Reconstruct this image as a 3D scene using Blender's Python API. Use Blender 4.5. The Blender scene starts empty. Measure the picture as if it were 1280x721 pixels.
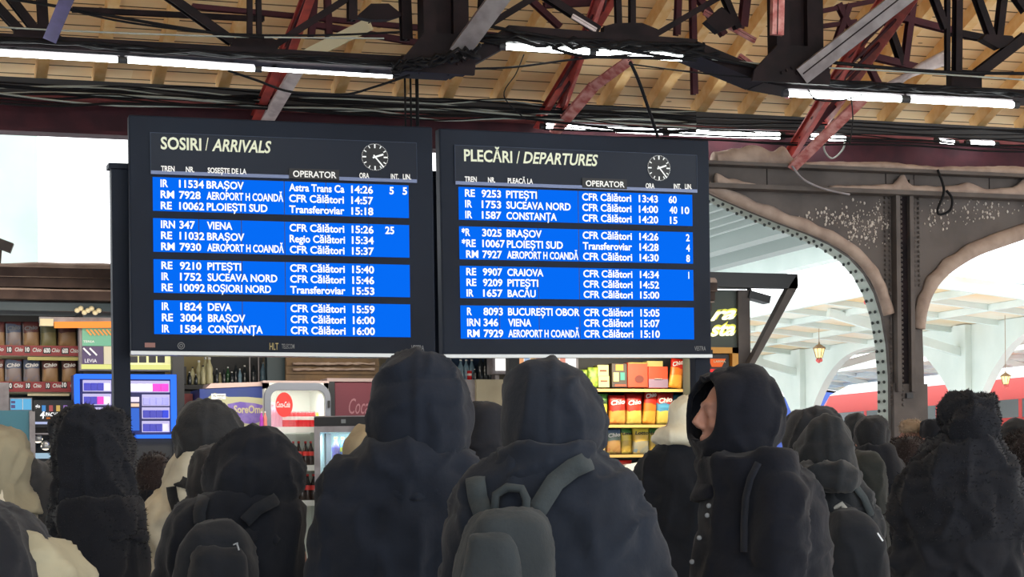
import bpy, math, random
from mathutils import Vector, Matrix, noise
from mathutils.bvhtree import BVHTree
random.seed(7)
SC = bpy.context.scene
COL = SC.collection

# ------------------------------------------------------------------ camera, sky, light
F = 2526.0                     # focal length in pixels of the 1280 px frame
YAW = math.radians(18.17)      # the camera looks a little to the right of the hall's own axis
RHO = 0.011                    # slight roll
CX, CY = 640.0, 604.0          # principal point (the picture is a crop of the upper part of the shot)
CAM = Vector((0, 0, 1.42))
FW = Vector((math.sin(YAW), math.cos(YAW), 0))
RT = Vector((math.cos(YAW), -math.sin(YAW), 0))
UP = Vector((0, 0, 1))
cd = bpy.data.cameras.new('camera'); co = bpy.data.objects.new('camera', cd); COL.objects.link(co)
cr = RT*math.cos(RHO) - UP*math.sin(RHO); cu = RT*math.sin(RHO) + UP*math.cos(RHO)
m4 = Matrix.Identity(4)
for i in range(3):
    m4[i][0] = cr[i]; m4[i][1] = cu[i]; m4[i][2] = -FW[i]; m4[i][3] = CAM[i]
co.matrix_world = m4
cd.sensor_width = 36; cd.lens = F/1280*36; cd.shift_y = (CY-360.5)/1280; cd.clip_end = 400; cd.clip_start = 0.05
SC.camera = co
SC.view_settings.view_transform = 'Standard'; SC.view_settings.look = 'None'
SC.view_settings.exposure = 0.0; SC.view_settings.gamma = 1.0; SC.view_settings.use_curve_mapping = False
SC.cycles.use_denoising = True
SC.cycles.max_bounces = 8; SC.cycles.diffuse_bounces = 4; SC.cycles.sample_clamp_indirect = 4.0
w = bpy.data.worlds.new('overcast_sky'); SC.world = w; w.use_nodes = True
bg = w.node_tree.nodes['Background']; bg.inputs[0].default_value = (0.96, 0.985, 1.0, 1); bg.inputs[1].default_value = 3.4

def lamp(name, loc, size, energy, color, target, size_y=None):
    l = bpy.data.lights.new(name, 'AREA'); l.energy = energy; l.color = color; l.size = size
    if size_y: l.shape = 'RECTANGLE'; l.size_y = size_y
    o = bpy.data.objects.new(name, l); COL.objects.link(o); o.location = loc
    o.rotation_euler = (Vector(target)-Vector(loc)).to_track_quat('-Z', 'Y').to_euler()
    return o
# the lamps of the shops, unseen, under and in front of the kiosk ceilings
lamp('shop_lamp', (7.2, 17.5, 2.60), 1.1, 26, (1.0, .86, .62), (7.2, 18.3, 1.6), .10)
lamp('shop_lamp', (3.6, 16.75, 2.75), 2.6, 20, (1.0, .9, .75), (3.6, 18.0, 1.6), .15)
lamp('shop_lamp', (1.5, 16.75, 2.85), 1.0, 7, (1.0, .85, .7), (1.4, 18.0, 1.9), .15)

# ------------------------------------------------------------------ pixel of the photograph -> direction
def ray(px, py):
    u = (px-CX)/F; v = -(py-CY)/F
    a = u*math.cos(RHO) + v*math.sin(RHO); b = -u*math.sin(RHO) + v*math.cos(RHO)
    return FW + RT*a + UP*b
def atY(px, py, Y):
    r = ray(px, py); return CAM + r*(Y/r.y)
def atX(px, py, X):
    r = ray(px, py); return CAM + r*(X/r.x)
def atT(px, py, t): return CAM + ray(px, py)*t

# ------------------------------------------------------------------ mesh helpers
class MB:
    def __init__(s): s.v = []; s.f = []
    def add(s, vs, fs):
        n = len(s.v); s.v += [Vector(p) for p in vs]; s.f += [tuple(i+n for i in f) for f in fs]; return s
    def hexa(s, p):            # 8 corners: bottom loop, top loop
        return s.add(p, [(3,2,1,0),(4,5,6,7),(0,1,5,4),(1,2,6,5),(2,3,7,6),(3,0,4,7)])
    def box(s, x0, x1, y0, y1, z0, z1):
        return s.hexa([(x0,y0,z0),(x1,y0,z0),(x1,y1,z0),(x0,y1,z0),(x0,y0,z1),(x1,y0,z1),(x1,y1,z1),(x0,y1,z1)])
    def bar(s, p, q, w, h, up=(0,0,1)):
        p = Vector(p); q = Vector(q); d = (q-p).normalized(); up = Vector(up)
        a = d.cross(up)
        if a.length < 1e-4: a = d.cross(Vector((0,1,0)))
        a.normalize(); b = a.cross(d).normalized(); a *= w/2; b *= h/2
        return s.hexa([p-a-b, p+a-b, q+a-b, q-a-b, p-a+b, p+a+b, q+a+b, q-a+b])
    def rail(s, p, q, w, h, up=(0,0,1)):      # an angle/channel section: two flanges and a web
        p = Vector(p); q = Vector(q); d = (q-p).normalized(); a = d.cross(Vector(up))
        if a.length < 1e-4: a = d.cross(Vector((0,1,0)))
        a.normalize(); b = a.cross(d).normalized(); t = w*.16
        s.bar(p, q, t, h*.9, up)
        s.bar(p+b*(h/2), q+b*(h/2), w, t, up); s.bar(p-b*(h/2), q-b*(h/2), w, t, up)
        return s
    def loft(s, rings, cap=True):
        n = len(rings[0]); base = len(s.v)
        for r in rings: s.v += [Vector(p) for p in r]
        for k in range(len(rings)-1):
            for i in range(n):
                j = (i+1) % n
                s.f.append((base+k*n+i, base+k*n+j, base+(k+1)*n+j, base+(k+1)*n+i))
        if cap:
            s.f.append(tuple(base+i for i in reversed(range(n))))
            s.f.append(tuple(base+(len(rings)-1)*n+i for i in range(n)))
        return s
    def tube(s, pts, r, n=8, cap=True):
        pts = [Vector(p) for p in pts]; rings = []
        prev = None
        for i, p in enumerate(pts):
            d = (pts[min(i+1, len(pts)-1)] - pts[max(i-1, 0)]).normalized()
            if prev is None:
                a = d.cross(Vector((0,0,1)))
                if a.length < .05: a = d.cross(Vector((0,1,0)))
            else: a = prev - d*prev.dot(d)
            a.normalize(); prev = a; b = d.cross(a); rr = r[i] if isinstance(r, (list, tuple)) else r
            rings.append([p + (a*math.cos(2*math.pi*k/n) + b*math.sin(2*math.pi*k/n))*rr for k in range(n)])
        return s.loft(rings, cap)
    def lathe(s, prof, c, n=16):
        c = Vector(c)
        return s.loft([[c + Vector((r*math.cos(2*math.pi*k/n), r*math.sin(2*math.pi*k/n), z)) for k in range(n)] for r, z in prof])
    def ell(s, c, r, n=12, m=8, rot=None):
        c = Vector(c); rings = []
        for j in range(m+1):
            th = math.pi*min(max(j/m, .02), .98); ring = []
            for k in range(n):
                p = Vector((r[0]*math.sin(th)*math.cos(2*math.pi*k/n), r[1]*math.sin(th)*math.sin(2*math.pi*k/n), -r[2]*math.cos(th)))
                if rot: p = rot @ p
                ring.append(c+p)
            rings.append(ring)
        return s.loft(rings)
    def prism(s, poly, y0, y1):     # poly of (x,z), extruded along Y
        n = len(poly); b = len(s.v)
        s.v += [Vector((x, y0, z)) for x, z in poly] + [Vector((x, y1, z)) for x, z in poly]
        s.f.append(tuple(b+i for i in range(n))); s.f.append(tuple(b+n+i for i in reversed(range(n))))
        for i in range(n):
            j = (i+1) % n; s.f.append((b+j, b+i, b+n+i, b+n+j))
        return s
    def ring(s, outer, inner, y0, y1):   # frame with a hole; loops of equal length
        n = len(outer); b = len(s.v)
        for lp in (outer, inner):
            for y in (y0, y1): s.v += [Vector((x, y, z)) for x, z in lp]
        o0, o1, i0, i1 = b, b+n, b+2*n, b+3*n
        for i in range(n):
            j = (i+1) % n
            s.f += [(o0+i, o0+j, i0+j, i0+i), (o1+j, o1+i, i1+i, i1+j), (o0+j, o0+i, o1+i, o1+j), (i0+i, i0+j, i1+j, i1+i)]
        return s
    def mesh(s, name, smooth=False):
        me = bpy.data.meshes.new(name); me.from_pydata(s.v, [], s.f); me.validate(); me.update()
        if smooth: me.polygons.foreach_set('use_smooth', [True]*len(me.polygons))
        return me
    def build(s, name, mat, parent=None, smooth=False, bevel=0, fix=True):
        off = parent_world(parent) if parent else Vector((0,0,0))
        if off.length: s.v = [p-off for p in s.v]
        me = s.mesh(name, smooth)
        if fix:
            import bmesh
            bm = bmesh.new(); bm.from_mesh(me); bmesh.ops.recalc_face_normals(bm, faces=bm.faces[:]); bm.to_mesh(me); bm.free()
        me.materials.append(mat)
        o = bpy.data.objects.new(name, me); COL.objects.link(o)
        if parent: o.parent = parent
        if bevel:
            b = o.modifiers.new('bevel', 'BEVEL'); b.width = bevel; b.segments = 2; b.limit_method = 'ANGLE'
        return o
def parent_world(o):
    p = Vector((0,0,0))
    while o: p += o.location; o = o.parent
    return p
def tag(o, label=None, cat=None, group=None, kind=None):
    if label: o['label'] = label
    if cat: o['category'] = cat
    if group: o['group'] = group
    if kind: o['kind'] = kind
    return o
def thing(name, loc, label, cat, group=None):
    o = bpy.data.objects.new(name, None); o.empty_display_size = .1; COL.objects.link(o); o.location = loc
    return tag(o, label, cat, group)
def solo(mb, name, mat, label, cat, group=None, smooth=False, bevel=0):
    """a thing that is one mesh: origin moved to the base of its bounds"""
    lo = Vector((min(p.x for p in mb.v), min(p.y for p in mb.v), min(p.z for p in mb.v)))
    hi = Vector((max(p.x for p in mb.v), max(p.y for p in mb.v), max(p.z for p in mb.v)))
    c = Vector(((lo.x+hi.x)/2, (lo.y+hi.y)/2, lo.z)); mb.v = [p-c for p in mb.v]
    o = mb.build(name, mat, None, smooth, bevel); o.location = c
    return tag(o, label, cat, group)
def struct(mb, name, mat):
    return tag(mb.build(name, mat), kind='structure')
def rrect(x0, x1, z0, z1, r, n=5):
    pts = []
    for cx, cz, a0 in ((x1-r, z1-r, 0), (x0+r, z1-r, 90), (x0+r, z0+r, 180), (x1-r, z0+r, 270)):
        for k in range(n+1):
            a = math.radians(a0 + 90*k/n); pts.append((cx+r*math.cos(a), cz+r*math.sin(a)))
    return pts

# ------------------------------------------------------------------ materials
def hx(r, g, b):
    f = lambda c: (c/255/12.92 if c/255 <= .04045 else ((c/255+.055)/1.055)**2.4)
    return (f(r), f(g), f(b), 1)
def mat(name, col, rough=.6, metal=0, emit=None, estr=0, noise_scale=0, col2=None, bump=0, sheen=0, bscale=None, detail=4, spec=.5):
    m = bpy.data.materials.new(name); m.use_nodes = True; nt = m.node_tree; p = nt.nodes['Principled BSDF']
    p.inputs['Base Color'].default_value = col; p.inputs['Roughness'].default_value = rough; p.inputs['Metallic'].default_value = metal
    p.inputs['Specular IOR Level'].default_value = spec
    if sheen: p.inputs['Sheen Weight'].default_value = sheen; p.inputs['Sheen Roughness'].default_value = .6
    if emit: p.inputs['Emission Color'].default_value = emit; p.inputs['Emission Strength'].default_value = estr
    if noise_scale or bump:
        tc = nt.nodes.new('ShaderNodeTexCoord'); nz = nt.nodes.new('ShaderNodeTexNoise')
        nz.inputs['Scale'].default_value = noise_scale or bscale; nz.inputs['Detail'].default_value = detail
        nt.links.new(tc.outputs['Object'], nz.inputs['Vector'])
        if col2:
            rp = nt.nodes.new('ShaderNodeValToRGB'); rp.color_ramp.elements[0].color = col; rp.color_ramp.elements[1].color = col2
            rp.color_ramp.elements[0].position = .4; rp.color_ramp.elements[1].position = .65
            nt.links.new(nz.outputs['Fac'], rp.inputs['Fac']); nt.links.new(rp.outputs['Color'], p.inputs['Base Color'])
        if bump:
            n2 = nz
            if bscale:
                n2 = nt.nodes.new('ShaderNodeTexNoise'); n2.inputs['Scale'].default_value = bscale; nt.links.new(tc.outputs['Object'], n2.inputs['Vector'])
            bp = nt.nodes.new('ShaderNodeBump'); bp.inputs['Strength'].default_value = bump; bp.inputs['Distance'].default_value = .02
            nt.links.new(n2.outputs['Fac'], bp.inputs['Height']); nt.links.new(bp.outputs['Normal'], p.inputs['Normal'])
    return m
def glow(name, col, s):
    m = bpy.data.materials.new(name); m.use_nodes = True; nt = m.node_tree; nt.nodes.clear()
    e = nt.nodes.new('ShaderNodeEmission'); e.inputs[0].default_value = col; e.inputs[1].default_value = s
    o = nt.nodes.new('ShaderNodeOutputMaterial'); nt.links.new(e.outputs[0], o.inputs[0]); return m
def glass(name, tint=(1,1,1,1), gl=.06):
    m = bpy.data.materials.new(name); m.use_nodes = True; nt = m.node_tree; nt.nodes.clear()
    t = nt.nodes.new('ShaderNodeBsdfTransparent'); t.inputs[0].default_value = tint
    g = nt.nodes.new('ShaderNodeBsdfGlossy'); g.inputs['Roughness'].default_value = .05
    x = nt.nodes.new('ShaderNodeMixShader'); x.inputs[0].default_value = gl
    o = nt.nodes.new('ShaderNodeOutputMaterial'); nt.links.new(t.outputs[0], x.inputs[1]); nt.links.new(g.outputs[0], x.inputs[2]); nt.links.new(x.outputs[0], o.inputs[0]); return m
def wood_planks(name, c1, c2, step, gap, along='X'):
    """boards running along X: tone per board, dark joint, grain; board index counted up the slope"""
    m = bpy.data.materials.new(name); m.use_nodes = True; nt = m.node_tree; N = nt.nodes; L = nt.links; p = N['Principled BSDF']
    tc = N.new('ShaderNodeTexCoord'); sp = N.new('ShaderNodeSeparateXYZ'); L.new(tc.outputs['Object'], sp.inputs[0])
    def mth(op, a, b=None):
        n = N.new('ShaderNodeMath'); n.operation = op
        for i, q in enumerate((a, b)):
            if q is None: continue
            if hasattr(q, 'is_linked') or hasattr(q, 'links'): L.new(q, n.inputs[i])
            else: n.inputs[i].default_value = q
        return n.outputs[0]
    d = mth('DIVIDE', sp.outputs['Y'], step); fl = mth('FLOOR', d); fr = mth('FRACT', d)
    wn = N.new('ShaderNodeTexWhiteNoise'); wn.noise_dimensions = '2D'
    cb = N.new('ShaderNodeCombineXYZ'); L.new(fl, cb.inputs[0])
    off = mth('MULTIPLY', fl, 1.37); ln = mth('FLOOR', mth('DIVIDE', mth('ADD', sp.outputs['X'], off), 2.3)); L.new(ln, cb.inputs[1])
    L.new(cb.outputs[0], wn.inputs['Vector'])
    mp = N.new('ShaderNodeMapping'); mp.inputs['Scale'].default_value = (1.2, 26, 26); L.new(tc.outputs['Object'], mp.inputs[0])
    nz = N.new('ShaderNodeTexNoise'); nz.inputs['Scale'].default_value = 1.6; nz.inputs['Detail'].default_value = 5; L.new(mp.outputs[0], nz.inputs['Vector'])
    f = mth('ADD', mth('MULTIPLY', wn.outputs['Value'], .55), mth('MULTIPLY', nz.outputs['Fac'], .45))
    mx = N.new('ShaderNodeMix'); mx.data_type = 'RGBA'; L.new(f, mx.inputs[0]); mx.inputs[6].default_value = c1; mx.inputs[7].default_value = c2
    kn = N.new('ShaderNodeTexVoronoi'); kn.inputs['Scale'].default_value = 2.6; mk = N.new('ShaderNodeMapping'); mk.inputs['Scale'].default_value = (1, 2.4, 1); L.new(tc.outputs['Object'], mk.inputs[0]); L.new(mk.outputs[0], kn.inputs['Vector'])
    kd = mth('LESS_THAN', kn.outputs['Distance'], .07)
    m1 = N.new('ShaderNodeMix'); m1.data_type = 'RGBA'; L.new(mth('MULTIPLY', kd, .7), m1.inputs[0]); L.new(mx.outputs[2], m1.inputs[6]); m1.inputs[7].default_value = hx(120, 80, 45)
    jt = mth('LESS_THAN', fr, gap)
    m2 = N.new('ShaderNodeMix'); m2.data_type = 'RGBA'; L.new(jt, m2.inputs[0]); L.new(m1.outputs[2], m2.inputs[6]); m2.inputs[7].default_value = hx(70, 45, 28)
    L.new(m2.outputs[2], p.inputs['Base Color']); p.inputs['Roughness'].default_value = .7
    return m

M = {}
M['planks'] = wood_planks('roof_planks', hx(236,192,138), hx(250,226,182), .15, .09)
M['rafter'] = mat('rafter_wood', hx(232,186,122), .7, noise_scale=9, col2=hx(242,206,150))
M['floor'] = mat('pale_bounce_paving', hx(196,196,196), .6, noise_scale=1.2, col2=hx(170,168,166))  # unseen floor, made pale to bounce light up to the planks
M['snow'] = mat('snow', hx(238,242,245), .8, noise_scale=2, col2=hx(222,228,232), bump=.4)
M['dustsnow'] = mat('dusty_ice', hx(168,150,138), .9, noise_scale=7, col2=hx(146,128,118), bump=.6, spec=.1)
M['speck'] = mat('ice_crystals', hx(196,186,178), .8)
M['steel'] = mat('black_steel', hx(26,22,25), .65, noise_scale=6, col2=hx(38,29,32), spec=.12)  # near-black steel with faint tonal variation
M['maroon'] = mat('maroon_steel', hx(76,38,46), .65, noise_scale=5, col2=hx(60,32,40), spec=.2)
M['red'] = mat('red_painted_steel', hx(176,66,58), .5, noise_scale=8, col2=hx(140,50,48))
M['eaveflange'] = mat('dull_red_flange', hx(150,84,86), .7, noise_scale=3, col2=hx(120,60,64))  # paler and less saturated than the web
M['pinkred'] = mat('snow_dusted_red_steel', hx(206,150,146), .7, noise_scale=14, col2=hx(170,86,84))
M['palesteel'] = mat('frosted_steel', hx(206,196,196), .6, noise_scale=10, col2=hx(176,164,166))
M['greysteel'] = mat('grey_steel', hx(142,138,142), .45, noise_scale=9, col2=hx(120,114,118))
M['violet'] = mat('violet_painted_steel', hx(92,84,140), .5, noise_scale=6, col2=hx(76,70,118))
M['column'] = mat('brown_grey_painted_iron', hx(96,89,86), .65, noise_scale=3, col2=hx(80,74,72), bump=.1, spec=.2)
M['litside'] = mat('iron_painted_as_lit_side', hx(196,208,200), .6, noise_scale=2, col2=hx(178,192,186))  # paler than the column: sky light on its left side, put into the colour
M['rivet'] = mat('dark_rivet', hx(60,66,66), .6)
M['board'] = mat('board_casing', hx(32,39,52), .6, noise_scale=1.5, col2=hx(28,34,46), spec=.15)
M['boardpanel'] = mat('board_glass_panel', hx(25,33,48), .45, spec=.2)
M['boardblack'] = mat('board_black', hx(14,17,24), .5)
M['blue'] = glow('display_blue', hx(6,108,246), 1.0)
M['ledtext'] = glow('display_white_characters', (1,1,1,1), 1.25)
M['hdrtext'] = mat('header_lettering', hx(206,210,186), .6, emit=hx(206,210,186), estr=.35)
M['white'] = mat('white_paint', hx(225,225,222), .5)
M['whitelit'] = mat('white_print', hx(225,225,222), .5, emit=(1,1,1,1), estr=.25)
M['tube'] = glow('fluorescent_tube', (.95,1,.97,1), 18.0)
M['tubedim'] = mat('frosted_tube_cover', hx(235,240,236), .4, emit=(.93,1,.96,1), estr=20.0)
M['cable'] = mat('black_cable', hx(20,20,23), .7, spec=.15)
M['cablegrey'] = mat('grey_cable', hx(150,156,150), .6)
M['black'] = mat('black_plastic', hx(20,21,24), .5)
M['dark'] = mat('dark_grey_panel', hx(44,46,50), .6)
M['skin'] = mat('skin', hx(160,118,102), .6, spec=.25)
M['cream'] = mat('cream_paint', hx(214,204,168), .6)
M['brownplank'] = mat('weathered_brown_wood', hx(78,66,62), .85, noise_scale=5, col2=hx(60,51,49), bump=.3, spec=.1)
M['glass'] = glass('clear_glass', gl=.015)
M['chrome'] = mat('brushed_metal', hx(170,172,172), .35, .7)

# ------------------------------------------------------------------ hall: floor, walls, roof
struct(MB().box(-9, 30, -5, 21, -.2, 0), 'floor', M['floor'])
struct(MB().box(-60, 60, -90, -5, -.25, -.05), 'floor', M['snow'])  # unseen snow ground behind the camera, added to bounce light onto the roof
struct(MB().box(-60, 140, 21, 160, -1.0, -.25), 'floor', M['snow'])
struct(MB().box(14.2, 60, -10, 21, -.9, -.3), 'floor', M['snow'])
struct(MB().box(-9.3, -9, -10, 16, 0, 9), 'wall_left_light_block', M['column'])  # unseen wall, added to cut side light on the crowd
SL = .39; RA = math.atan(SL); RX0, RX1 = -9.0, 24.0
def roof_z(Y): return 4.8 + SL*(17-Y)
def roof(name, loc, rx, y0, y1, x0, x1):
    me = MB().box(x0, x1, y0, y1, .13, .17).mesh(name); me.materials.append(M['planks'])
    o = bpy.data.objects.new(name, me); COL.objects.link(o); o.location = loc; o.rotation_euler = (rx, 0, 0); return tag(o, kind='structure')
ceil = roof('ceiling', (0, 17, 4.8), -RA, -13.5, .5, RX0, RX1)
zr = 4.8 + 13.5*math.sin(RA); yr = 17 - 13.5*math.cos(RA)
roof('ceiling', (0, yr, zr), RA, -7, 0, RX0, RX1)  # unseen rear slope, added and cut short to control light from behind
def beam_parts(o, name, mb, m):
    me = mb.mesh(name); me.materials.append(m); c = bpy.data.objects.new(name, me); COL.objects.link(c); c.parent = o; return c
x_eave = [52, 124, 198, 280, 352, 425, 502, 560, 625, 690, 759, 817, 877, 936, 995, 1055, 1111, 1171, 1227, 1283]
for px in x_eave:
    X = atY(px, 103 + (px-52)*.041, 17).x
    beam_parts(ceil, 'rafter', MB().box(X-.045, X+.045, -13.4, .12, 0, .135), M['rafter'])
for k in range(1, 5):
    X = atY(52, 103, 17).x - .47*k
    beam_parts(ceil, 'rafter', MB().box(X-.045, X+.045, -13.4, .12, 0, .135), M['rafter'])

# eave purlin, red beam under it
pur = MB()
pur.box(RX0, RX1, 16.92, 17.08, 4.62, 4.78)
solo(pur, 'eave_purlin', M['dark'], 'dark purlin under the lower ends of the wooden rafters', 'beam')
eb = thing('eave_beam', (4, 16.8, 4.33), 'long dark red steel beam along the eave, behind the tops of the boards', 'beam')
MB().box(-9, 24, 16.78, 16.84, 4.33, 4.57).build('web', M['maroon'], eb)
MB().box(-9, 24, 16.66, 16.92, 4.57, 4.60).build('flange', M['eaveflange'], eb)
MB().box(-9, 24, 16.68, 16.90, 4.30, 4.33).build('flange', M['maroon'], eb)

# ------------------------------------------------------------------ trusses (each is one rigid frame, drawn where its members run)
def ext(p, q, Y, zmax=None, w=0, Y2=None):
    a = atY(p[0], p[1], Y); b = atY(q[0], q[1], Y2 or Y)
    if zmax and b.z > a.z + .05:
        k = (zmax-a.z)/(b.z-a.z); b = a + (b-a)*max(k, 1)
    return a, b
YT = 13.9
tr = thing('roof_truss', atY(640, 60, YT), 'black roof truss with gusset plates across the top of the picture', 'truss')
def chord(pts, w, h, Y=YT, parent=tr, name='bottom_chord', m='steel'):
    for p, q in zip(pts, pts[1:]):
        mb = MB(); mb.bar(atY(*p, Y), atY(*q, Y), w, h); mb.build(name, M[m], parent)
chord([(-40, 53), (500, 83)], .3, .085)
chord([(495, 83), (565, 87), (640, 45)], .3, .10)
chord([(628, 46), (862, 63)], .3, .105)
chord([(858, 64), (945, 100), (1000, 110)], .3, .10)
chord([(985, 108), (1320, 124)], .3, .065)
def web(p, q, wpx, m='steel', Y=YT, parent=tr, zmax=5.85, name='web_member', rail=True, Y2=None):
    a, b = ext(p, q, Y, zmax, Y2=Y2)
    wd = wpx/F*(a-CAM).dot(FW)
    mb = MB(); (mb.rail if rail else mb.bar)(a, b, wd*.9, wd, up=(0, 1, 0)) ; return mb.build(name, M[m], parent)
for p, q, wp in [((32,46),(-4,8),12), ((46,40),(18,4),12), ((55,48),(52,0),14), ((290,52),(217,0),12), ((312,50),(312,0),7),
                 ((324,50),(323,0),7), ((344,56),(431,0),9), ((440,26),(440,0),12), ((508,50),(506,0),14), ((613,30),(662,0),9),
                 ((748,38),(682,-4),10), ((773,34),(772,0),8), ((790,34),(790,0),8), ((818,44),(890,2),8), ((922,36),(907,0),9),
                 ((1184,92),(1184,0),6), ((1196,92),(1197,0),10), ((1182,36),(1168,0),9), ((1240,50),(1222,0),10), ((1247,50),(1253,0),10),
                 ((1282,14),(1272,0),10)]:
    web(p, q, wp)
web((1219,94),(1284,44), 14, 'steel', zmax=None)
def gus(pts, Y=YT, m='steel', parent=tr, th=.04):
    MB().prism([(atY(*p, Y).x, atY(*p, Y).z) for p in pts], Y-th, Y+th).build('gusset_plate', M[m], parent)
gus([(17,54),(17,30),(30,36),(60,36),(78,48),(78,58)])
gus([(288,70),(289,50),(304,46),(330,46),(346,52),(346,74)])
gus([(752,52),(753,34),(768,30),(800,30),(820,38),(820,58)])
gus([(1186,112),(1186,91),(1200,88),(1224,90),(1224,114)])
gus([(1224,50),(1230,44),(1262,46),(1268,54),(1246,62)])
gus([(444,22),(462,6),(484,6),(502,20),(484,26),(462,26)])
gus([(880,28),(896,42),(922,30),(900,10)])
tc = MB(); tc.box(-9, 24, YT-.08, YT+.08, 5.82, 5.92); tc.build('top_chord', M['steel'], tr)
# the two heavy cross girders seen end-on
for (xa, xb, yb, lab) in ((524, 580, 92, 'black girder end and hanger hanging over the gap between the two boards'), (962, 1020, 104, 'black girder end and hanger left of the iron column, near the top edge')):
    a = atY(xa, yb, YT-.15); b = atY(xb, yb, YT-.15)
    g = thing('cross_girder', ((a.x+b.x)/2, YT-.2, a.z), lab, 'girder')
    wq = b.x-a.x
    MB().box(a.x, a.x+wq*.28, YT-.28, YT-.12, a.z, 6.0).build('flange', M['steel'], g)
    MB().box(b.x-wq*.34, b.x, YT-.28, YT-.12, a.z, 6.0).build('flange', M['steel'], g)
    MB().box(a.x+.02, b.x-.02, YT-.22, YT-.19, a.z, 6.0).build('web', M['steel'], g)
    s = (b.x-a.x)
    MB().prism([(a.x-s*.55, a.z-.02), (a.x-s*.5, a.z+.06), (a.x, a.z+.26), (b.x, a.z+.26), (b.x+s*.12, a.z+.05), (b.x+s*.1, a.z-.02)], YT-.30, YT-.27).build('gusset_plate', M['steel'], g)
    p = MB()
    for k in range(9):
        p.ell((a.x+wq*(.06+.11*k), YT-.305, a.z+.05+.02*(k % 3)), (.012, .01, .012), 6, 4)
    p.build('rivet', M['steel'], g)
# pale and coloured struts
def strut(p, q, wpx, m, lab, Y=13.6, Y2=13.2, zmax=6.0, seam=True):
    a, b = ext(p, q, Y, zmax, Y2=Y2)
    wd = wpx/F*(a-CAM).dot(FW)
    t = thing('diagonal_strut', a, lab, 'strut')
    MB().bar(a, b, wd, wd*.5, up=(0, 1, 0)).build('channel', M[m], t)
    d = (b-a).normalized(); n = d.cross(Vector((0,1,0))).normalized()
    MB().bar(a-Vector((0, wd*.27, 0))+n*wd*.08, b-Vector((0, wd*.27, 0))+n*wd*.08, wd*.08, wd*.03, up=(0,1,0)).build('slot', M['steel'], t)
    return t
strut((573,66),(622,0), 24, 'greysteel', 'grey steel strut rising right from the black node above the gap between the boards')
strut((1002,95),(1124,0), 22, 'greysteel', 'grey steel strut rising right from the black node left of the iron column')
strut((63,48),(83,0), 17, 'violet', 'violet-tinted steel strut at the top left corner')
strut((333,152),(371,88), 15, 'palesteel', 'pinkish white strut meeting the eave above the arrivals title', Y=16.6, Y2=15.7, zmax=None)
strut((378,72),(462,30), 15, 'cream', 'cream strut tilted over the black chord above the arrivals board', Y=15.4, Y2=14.9, zmax=None)
strut((693,165),(742,108), 13, 'pinkred', 'lower snow dusted pink strut above the departures title', Y=16.6, Y2=15.9, zmax=None)
strut((742,108),(786,76), 12, 'pinkred', 'upper snow dusted pink strut under the middle tube light', Y=15.9, Y2=15.3, zmax=None)
strut((990,210),(1080,122), 12, 'pinkred', 'dull pink strut ending on the snowy ledge right of the departures board', Y=16.28, Y2=15.4, zmax=None)
strut((922,72),(988,119), 12, 'pinkred', 'dusty pink strut falling right to the long right tube light', Y=14.02, Y2=14.0, zmax=None)
strut((880,15),(944,51), 7, 'pinkred', 'thin pink strut at the top, left of the right black node', Y=14.02, Y2=14.02, zmax=None)
strut((715,20),(745,38), 6, 'palesteel', 'short frosted strut beside the middle gusset plate', Y=13.8, Y2=13.8, zmax=None)
strut((971,44),(972,-4), 16, 'pinkred', 'broad dusty pink upright on the left of the right black node', Y=13.6, Y2=13.6)
# red lattice struts
def lattice(l1, l2, wpx, lab, Y=16.7, Y2=15.0, zm=6.0):
    a, b = ext(*l1, Y, zm, Y2=Y2); c, d = ext(*l2, Y-.12, zm, Y2=Y2-.12)
    wd = wpx/F*(a-CAM).dot(FW); t = thing('lattice_strut', a, lab, 'strut')
    MB().rail(a, b, wd*.8, wd, up=(0,1,0)).build('flange', M['red'], t); MB().rail(c, d, wd*.8, wd, up=(0,1,0)).build('flange', M['red'], t)
    lc = MB(); n = 9
    for k in range(n):
        lc.bar(a.lerp(b, k/n), c.lerp(d, (k+1)/n), .03, .012, up=(0,1,0))
    lc.build('lacing_bar', M['maroon'], t)
lattice(((670,156),(768,-6)), ((700,140),(742,18)), 10, 'red laced strut rising from the eave behind the departures title')
lattice(((318,150),(386,-6)), ((338,130),(380,10)), 13, 'red laced strut rising from the eave above the arrivals title')
lattice(((986,196),(1068,62)), ((1028,155),(1094,62)), 12, 'dark red laced strut left of the iron column', zm=5.4)
# red truss in the next bay
t2 = thing('roof_truss', atY(1100, 60, 15.2), 'thin maroon truss behind the black one at the upper right', 'truss')
for p, q, wp, m in [((1130,82),(1141,0),9,'maroon'), ((1128,82),(1110,28),9,'steel'), ((1020,124),(1060,10),8,'maroon'), ((928,34),(932,0),11,'maroon'), ((1104,118),(1074,58),8,'maroon'), ((868,118),(866,18),8,'maroon'), ((905,44),(880,8),9,'maroon')]:
    web(p, q, wp, m, 15.2, t2, 5.4)
for p, q, wp, m in [((90,12),(330,24),7,'steel'), ((389,46),(393,-4),9,'maroon'), ((411,46),(409,-4),9,'maroon'), ((846,44),(848,-3),8,'maroon'), ((600,40),(602,-3),8,'steel'), ((700,34),(660,-3),8,'maroon'), ((1066,65),(1145,84),9,'maroon'), ((1113,19),(1188,38),9,'maroon'), ((1188,40),(1262,54),9,'steel'), ((1022,15),(1093,1),6,'maroon'), ((1020,34),(1070,27),6,'maroon'), ((240,8),(700,52),7,'maroon'), ((386,30),(560,60),8,'maroon'), ((680,6),(760,2),9,'maroon')]:
    web(p, q, wp, m, 15.2, t2, None)

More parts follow.
